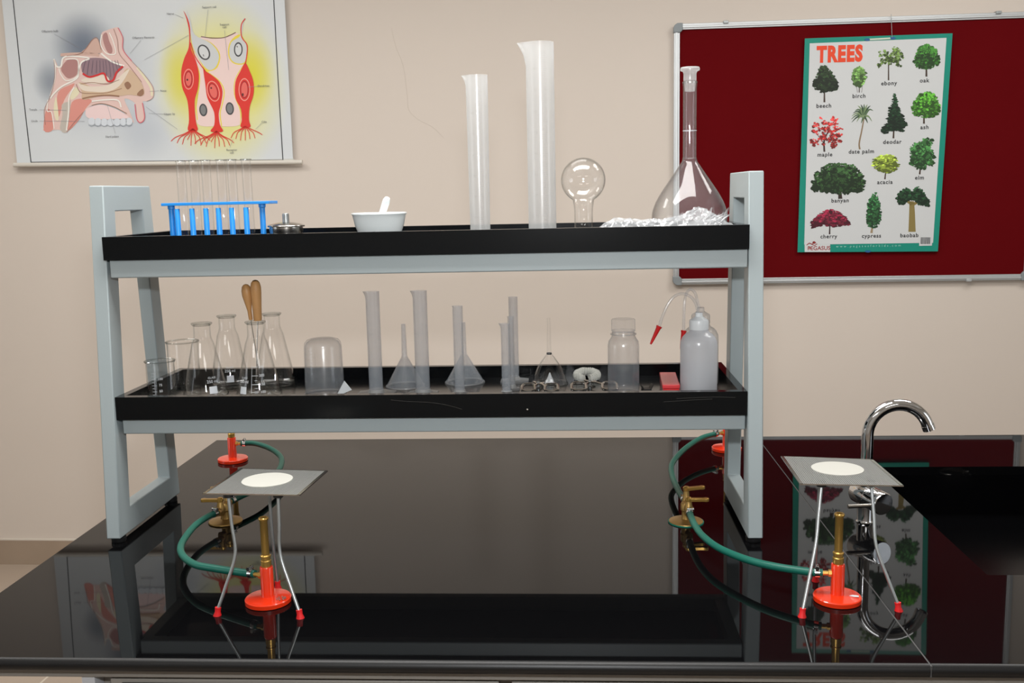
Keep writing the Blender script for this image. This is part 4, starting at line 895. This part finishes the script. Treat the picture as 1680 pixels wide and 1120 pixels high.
MB().lathe([(0.0142, 0.218), (0.0147, 0.218), (0.0147, 0.2188), (0.0142, 0.2188)], 36, close=True).build('fill_line', MARK, stp)

# crumpled polythene bag
t = thing('polythene_bag', 'crumpled clear polythene bag lying around the volumetric flask', 'plastic bag', (0.195, 2.030, F2))
bag = MB(); nx_, ny_ = 110, 34
def hgt(u, v, side):
    base = 0.058*math.sin(PI*min(1, max(0, u))**0.8)**0.45 * math.sin(PI*v)**0.6
    env = 0.56 + 0.26*math.exp(-((u-0.15)/0.12)**2) + 0.62*math.exp(-((u-0.74)/0.14)**2) + 0.30*math.exp(-((u-0.93)/0.08)**2) + 0.1*math.exp(-((u-0.45)/0.2)**2)
    p = Vector((u*9 + v*2.5, v*6 - u*3, side*3.0)); q = 1-abs(noise.noise(p))*2.0; q2 = 1-abs(noise.noise(p*2.3))*2.0; q3 = 1-abs(noise.noise(p*5))*2
    return base*env*(0.80 + 0.16*q + 0.10*q2 + 0.05*q3)
vs = []; fs = []
for i in range(nx_+1):
    u = i/nx_
    for j in range(ny_+1):
        v = j/ny_
        jx = 0.006*noise.noise(Vector((u*22, v*9, 7.7))); jy = 0.008*noise.noise(Vector((u*19, v*8, 1.1)))
        vs.append((-0.152 + 0.298*u + jx, -0.058 + 0.108*v*(0.8 + 0.2*math.sin(u*9)) + jy, max(0.0008, hgt(u, v, 0)) + (0.020 if j not in (0, ny_) and False else 0)))
fs = [(i*(ny_+1)+j, (i+1)*(ny_+1)+j, (i+1)*(ny_+1)+j+1, i*(ny_+1)+j+1) for i in range(nx_) for j in range(ny_)]
bag.add(vs, fs)
vs2 = [(a+0.004*noise.noise(Vector((a*90, b*90, 5))), b+0.004*noise.noise(Vector((a*90, b*90, 9))), max(0.0004, c*(0.45+0.3*noise.noise(Vector((a*60, b*60, 2)))))) for a, b, c in vs]
bag.add(vs2, fs)
BAGM = glass_mat('polythene_film', edge=(225, 225, 225), body=0.08, tint=(255, 255, 255), edge_pow=1.8, rough=0.10, haze=0.25)
bag.build('film', BAGM, t, angle=24)
fl = MB()
for k in range(26):
    a = random.uniform(0.2, 2.6); L = random.uniform(0.018, 0.042); c = Vector((0.080 + random.uniform(-0.03, 0.026), -0.02 + random.uniform(-0.02, 0.02), 0.030))
    e = c + Vector((math.cos(a)*L, random.uniform(-0.012, 0.012), math.sin(a)*L*0.75)); s1 = Vector((random.uniform(-.01, .01), random.uniform(-.01, .01), random.uniform(-.008, .004)))
    fl.add([c, c+s1, e, e+s1*0.5, (c+e)/2+Vector((0, 0.005, 0.003))], [(0, 1, 4), (1, 3, 4), (3, 2, 4), (2, 0, 4)])
fl.build('crumpled_corner', BAGM, t, smooth=False)

# ------------------------------------------------------------------ gas taps, burners, hoses, tripods, gauzes
def gas_tap(label, x, y, side, rear_lever_dx, seal=None):
    t = thing('gas_tap', label, 'gas tap', (x, y, T), 0, 'brass gas taps on the worktop')
    MB().lathe([(0, 0), (0.0355, 0), (0.0365, 0.0015), (0.0355, 0.0035), (0.022, 0.0065), (0.012, 0.008), (0, 0.008)], 40).build('flange', BRASSD, t)
    if seal: MB().lathe([(0.0345, 0), (0.0378, 0), (0.0378, 0.0022), (0.0345, 0.0022)], 40, close=True).build('seal_ring', mat('teal_sealant', (24, 128, 108), 0.6), t)
    MB().lathe([(0, 0.006), (0.0105, 0.006), (0.0090, 0.012), (0.0088, 0.024), (0.0115, 0.027), (0.0115, 0.040), (0.009, 0.044), (0, 0.044)], 28).build('stem', BRASSD, t)
    for k, (dy, zt_, ang) in enumerate(((-0.014, 0.050, 0), (0.030, 0.060, 0.3))):
        vb = MB(); vb.lathe([(0, 0.020), (0.0078, 0.020), (0.0092, 0.023), (0.0092, 0.038), (0.0075, 0.042), (0.0060, zt_), (0, zt_)], 24, Matrix.Translation((0.004*side, dy, 0)))
        vb.lathe([(0, -0.004), (0.0070, -0.004), (0.0070, 0.020), (0, 0.020)], 20, along((0.004*side, dy, 0.031), (0, -1 if k == 0 else 1, 0)))
        v_ = vb.build('valve_body', BRASSD, t)
        lv = MB(); c0 = Vector((0.004*side, dy, zt_+0.0005)); dirx = side
        L = 0.042; w0 = 0.0055
        ptsl = [(-0.006, -w0), (L*0.72, -w0*0.75), (L-0.005, -w0*1.15), (L, -w0*0.6), (L, w0*0.6), (L-0.005, w0*1.15), (L*0.72, w0*0.75), (-0.006, w0)]
        ca, sa = math.cos(ang if side > 0 else PI-ang), math.sin(ang if side > 0 else PI-ang)
        lv.prism([(c0.x + a*ca - b*sa, c0.y + a*sa + b*ca) for a, b in ptsl], c0.z-0.0005, c0.z+0.0065, 'z')
        lv.lathe([(0, 0), (0.0070, 0), (0.0070, 0.006), (0.0045, 0.009), (0, 0.0095)], 20, Matrix.Translation(c0))
        lv.build('lever', BRASS, v_, bevel=0.0008)
    return t
TLx, TLy, TRx, TRy = -0.7655, 2.066, 0.2379, 2.060
gas_tap('brass twin gas tap with levers pointing left, by the left hoses', TLx, TLy, -1, 0)
gas_tap('brass twin gas tap with levers pointing right, on a green sealing ring', TRx, TRy, 1, 0, True)

def burner(label, x, y, ang, sc=1.0, sticker=None):
    t = thing('bunsen_burner', label, 'bunsen burner', (x, y, T), 0, 'bunsen burners on the worktop')
    MB().lathe([(0, 0), (0.0385, 0), (0.0400, 0.0012), (0.0400, 0.0080), (0.0385, 0.0095), (0.014, 0.0118), (0, 0.0118)], 56).build('base', REDP, t, angle=30)
    MB().lathe([(0, 0.011), (0.0118, 0.011), (0.0113, 0.013), (0.0113, 0.0640), (0.0105, 0.0655), (0, 0.0655)], 36).build('stand', REDP, t)
    MB().lathe([(0, 0.064), (0.0076, 0.064), (0.0076, 0.0665), (0.0092, 0.0675), (0.0092, 0.0765), (0.0080, 0.0775), (0.0080, 0.082), (0.0092, 0.083), (0.0092, 0.0855), (0.0070, 0.087), (0, 0.087)], 30).build('air_collar', BRASS, t, angle=25)
    MB().lathe([(0.0052, 0.086), (0.0068, 0.086), (0.0068, 0.1475), (0.0084, 0.1500), (0.0086, 0.1530), (0.0078, 0.1545), (0.0052, 0.1545), (0.0050, 0.086)], 32, close=True).build('barrel', BRASS, t)
    d = Vector((math.cos(ang), math.sin(ang), 0))
    MB().lathe([(0, 0), (0.0062, 0), (0.0062, 0.005), (0.0040, 0.0055), (0.0040, 0.018), (0, 0.018)], 6, along(d*0.0105+Vector((0, 0, 0.048)), d)).build('gas_inlet', BRASS, t)
    if sticker:
        st = MB(); sx, sy = 0.026, -0.010
        if sticker == 'scrap': st.prism([(sx-0.008, sy+0.002), (sx-0.001, sy+0.005), (sx+0.008, sy+0.001), (sx+0.006, sy-0.004), (sx-0.002, sy-0.003)], 0.0112, 0.0118, 'z'); st.build('paper_scrap', PLASW, t)
        else:
            for k in range(8): st.prism([(sx+0.0025*math.cos(k*PI/4), sy+0.0025*math.sin(k*PI/4)), (sx+0.009*math.cos(k*PI/4-0.12), sy+0.009*math.sin(k*PI/4-0.12)), (sx+0.009*math.cos(k*PI/4+0.12), sy+0.009*math.sin(k*PI/4+0.12))], 0.0106, 0.0116, 'z')
            st.build('silver_sticker', mat('grey_foil', (128, 112, 104), 0.4), t)
    return t
burner('red-based bunsen burner under the left tripod', -0.5385, 1.6350, math.atan2(0.008, -0.03), sticker='star')
burner('red-based bunsen burner under the right tripod, with a white scrap on its base', 0.4480, 1.6500, PI-0.1, sticker='scrap')
burner('red-based bunsen burner at the back left, below the shelf rack', -0.9206, 2.5700, 0.05)
burner('red-based bunsen burner at the back right, half hidden by the rack leg', 0.4150, 2.6530, PI+0.25)

def hose(label, pts, r=0.0068):
    o0 = Vector((0, 0, T))
    t = thing('rubber_hose', label, 'hose', (0, 0, T), 0, 'green rubber gas hoses')
    P = catmull([Vector(p) for p in pts], 8)
    MB().tube(P, r, 16).build('tube', HOSE, t)
    for a, b in ((P[0], P[1]), (P[-1], P[-2])):
        d = (b-a).normalized(); p = a + d*0.009
        cl = MB(); cl.lathe([(r+0.0002, -0.004), (r+0.0012, -0.004), (r+0.0012, 0.004), (r+0.0002, 0.004)], 24, along(p, d), close=True)
        m_ = along(p, d)
        q0 = Vector((0, 0, 1)) - d*d.z; q0.normalize()
        cl.lathe([(0, -0.006), (0.0028, -0.006), (0.0028, 0.005), (0.0036, 0.0055), (0.0036, 0.008), (0, 0.008)], 12, along(p + q0*(r+0.0032), q0.cross(d)))
        cl.box(p.x-0.001, p.x+0.001, p.y-0.001, p.y+0.001, p.z+r+0.001, p.z+r+0.008)
        cl.build('hose_clamp', CHROME, t)
hose('green rubber hose looping from the left gas tap to the left front burner', [(-0.5620, 1.6435, .048), (-0.5939, 1.6566, 0.046), (-0.6514, 1.6849, 0.042), (-0.6965, 1.713, 0.038), (-0.7388, 1.7627, 0.035), (-0.7665, 1.8189, 0.033), (-0.781, 1.8843, 0.032), (-0.7870, 1.955, 0.032), (-0.7800, 2.010, 0.032), (-0.7705, 2.036, 0.031)])
hose('green rubber hose curving from the left gas tap to the back left burner', [(-0.8960, 2.5710, 0.048), (-0.8581, 2.5700, 0.048), (-0.808, 2.5379, 0.043), (-0.7636, 2.4811, 0.038), (-0.7408, 2.4185, 0.034), (-0.7291, 2.3258, 0.032), (-0.7359, 2.2172, 0.032), (-0.7560, 2.150, 0.032), (-0.7690, 2.112, 0.031)])
hose('green rubber hose sweeping from the right gas tap to the right front burner', [(0.4235, 1.6520, 0.048), (0.4057, 1.658, 0.047), (0.3508, 1.6937, 0.043), (0.3096, 1.7378, 0.039), (0.2704, 1.8037, 0.036), (0.25, 1.874, 0.034), (0.2427, 1.9421, 0.032), (0.2415, 1.998, 0.031), (0.2418, 2.030, 0.031)])
hose('green rubber hose curving from the right gas tap to the back right burner', [(0.3890, 2.6460, 0.048), (0.3386, 2.5979, 0.047), (0.2827, 2.5001, 0.042), (0.2417, 2.3851, 0.038), (0.2323, 2.2912, 0.034), (0.2350, 2.180, 0.032), (0.2418, 2.107, 0.031)])

def tripod(label, feet, tops, mids):
    cx = sum(f[0] for f in feet)/3; cy = sum(f[1] for f in feet)/3
    t = thing('tripod_stand', label, 'tripod stand', (cx, cy, T), 0, 'tripod stands over the front burners')
    C_ = Vector((cx, cy, 0)); zt = 0.205
    for f, tpp, md in zip(feet, tops, mids):
        a = Vector((tpp[0], tpp[1], zt-0.003)) - C_; b = Vector((md[0], md[1], md[2])) - C_; c = Vector((f[0], f[1], 0.010)) - C_
        lg_ = MB(); k = a.lerp(b, 0.5)
        lg_.tube([a, k, b, b.lerp(c, 0.55) + (b-a).normalized()*0.002, c], 0.0029, 12, smooth=6); L = lg_.build('leg', ZINC, t)
        d = (c - b).normalized()
        MB().lathe([(0, -0.004), (0.0052, -0.004), (0.0048, 0.004), (0.0072, 0.0105), (0.0072, 0.0125), (0, 0.0125)], 20, along(c + Vector((0, 0, 0.0)), Vector((d.x*0.35, d.y*0.35, -1))) ).build('rubber_foot', REDR, L)
        MB().lathe([(0, -0.0055), (0.0085, -0.0055), (0.0085, 0.0015), (0.007, 0.0025), (0, 0.0025)], 18, Matrix.Translation((a.x, a.y, zt-0.001))).build('pad', RUBBERB, L)
    rg = MB(); P = [Vector((q[0], q[1], zt-0.0035)) - C_ for q in tops]; P2 = []
    for i in range(3):
        for k in range(8):
            q_ = P[i].lerp(P[(i+1) % 3], k/8); c_ = (P[0]+P[1]+P[2])/3; q_ = q_.lerp(c_, 0.42*math.sin(PI*k/8)); P2.append(q_)
    P2.append(P2[0]); rg.tube(P2, 0.0022, 8); rg.build('top_ring', ZINC, t)
    return t
tripod('steel tripod with red rubber feet over the left burner', [(-0.6085, 1.5790), (-0.4650, 1.5700), (-0.5391, 1.6947)], [(-0.5895, 1.612), (-0.5025, 1.611), (-0.5435, 1.690)], [(-0.5796, 1.600, 0.100), (-0.5010, 1.599, 0.100), (-0.5420, 1.690, 0.100)])
tripod('steel tripod with red rubber feet over the right burner', [(0.3745, 1.5830), (0.5365, 1.6080), (0.4318, 1.7339)], [(0.4200, 1.662), (0.5035, 1.665), (0.4330, 1.725)], [(0.4050, 1.630, 0.109), (0.5065, 1.636, 0.101), (0.4310, 1.730, 0.105)])
WIRE = mat('wire_mesh_steel', (150, 151, 148), 0.45, metal=0.5)
def gauze(label, cs, zc, disc):
    """wire gauze: woven square, folded edges, ceramic centre"""
    cx = sum(c[0] for c in cs)/4; cy = sum(c[1] for c in cs)/4
    t = thing('wire_gauze', label, 'wire gauze', (cx, cy, T+zc), 0, 'wire gauzes on the tripods')
    A, B, C2, D2 = [Vector((c[0]-cx, c[1]-cy, 0)) for c in cs]      # front-left, back-left, back-right, front-right
    n = 50; mb = MB()
    def strip(p, q, wd, z, h):
        d = (q-p).normalized(); nn = Vector((-d.y, d.x, 0))*wd/2
        mb.add([p-nn+Vector((0,0,z)), p+nn+Vector((0,0,z)), q+nn+Vector((0,0,z)), q-nn+Vector((0,0,z)), p-nn+Vector((0,0,z+h)), p+nn+Vector((0,0,z+h)), q+nn+Vector((0,0,z+h)), q-nn+Vector((0,0,z+h))],
               [(0,3,2,1),(4,5,6,7),(0,1,5,4),(1,2,6,5),(2,3,7,6),(3,0,4,7)])
    for i in range(1, n):
        k = i/n; strip(A.lerp(B, k), D2.lerp(C2, k), 0.0012, 0.0, 0.0006); strip(A.lerp(D2, k), B.lerp(C2, k), 0.0012, 0.0006, 0.0006)
    mb.build('wire_mesh', WIRE, t, smooth=False)
    for p, q, wd in ((A, B, 0.0052), (D2, C2, 0.0052), (A, D2, 0.0022), (B, C2, 0.0022)):
        mb = MB(); inward = ((-(p+q)/2).normalized())*wd/2
        strip(p+inward, q+inward, wd, -0.0004, 0.0020); mb.build('folded_edge', STEEL, t, smooth=False)
    pts = []
    for k in range(72):
        a = 2*PI*k/72; r = 0.0445*(1 + 0.012*noise.noise(Vector((math.cos(a)*3, math.sin(a)*3, zc*9+cx))))
        pts.append((disc[0]-cx + r*math.cos(a), disc[1]-cy + r*math.sin(a)))
    db = MB(); db.prism(pts, -0.0006, 0.0019, 'z'); db.build('ceramic_centre', CERAM, t)
    return t
G1 = gauze('square wire gauze with white centre on the left tripod', [(-0.631, 1.602), (-0.617, 1.759), (-0.448, 1.740), (-0.460, 1.592)], 0.206, (-0.5430, 1.6830))
G2 = gauze('square wire gauze with white centre on the right tripod', [(0.380, 1.645), (0.385, 1.824), (0.545, 1.797), (0.547, 1.633)], 0.206, (0.4660, 1.7380))

# ------------------------------------------------------------------ tap at the sink
t = thing('swan_neck_tap', 'chrome swan-neck mixer tap beside the sink', 'tap', (0.612, 2.060, T))
r = 0.0122
MB().lathe([(0, 0), (0.0175, 0), (0.0180, 0.0015), (0.0165, 0.004), (0.0160, 0.006), (0.0160, 0.040), (0, 0.040)], 40).build('base', CHROME, t)
d = Vector((0.42, -0.90, -0.10)).normalized()
MB().lathe([(0, -0.026), (0.0215, -0.026), (0.0240, -0.022), (0.0240, 0.016), (0.0232, 0.0168), (0.0232, 0.0185), (0.0240, 0.0192), (0.0240, 0.054), (0.0225, 0.0565), (0, 0.0572)], 44, along((0, 0.004, 0.058), d)).build('mixer_body', CHROME, t)
MB().tube([(-0.002, -0.046, 0.050), (-0.050, -0.052, 0.050)], 0.0042, 16).build('lever', STEEL, t)
P = [(0, 0, 0.070), (0, 0, 0.12), (0, 0, 0.17)] + [(0.0625 - 0.0625*math.cos(a), 0, 0.187 + 0.0640*math.sin(a)) for a in [PI*k/20 for k in range(0, 19)]]
MB().tube(P, r, 24).build('spout', CHROME, t)
e = Vector(P[-1]); d = (Vector(P[-1])-Vector(P[-2])).normalized()
MB().lathe([(0, -0.001), (r+0.0008, -0.001), (r+0.0008, 0.0095), (r-0.002, 0.0105), (r-0.002, 0.0085), (0, 0.0085)], 28, along(e, d)).build('aerator', CHROME, t)
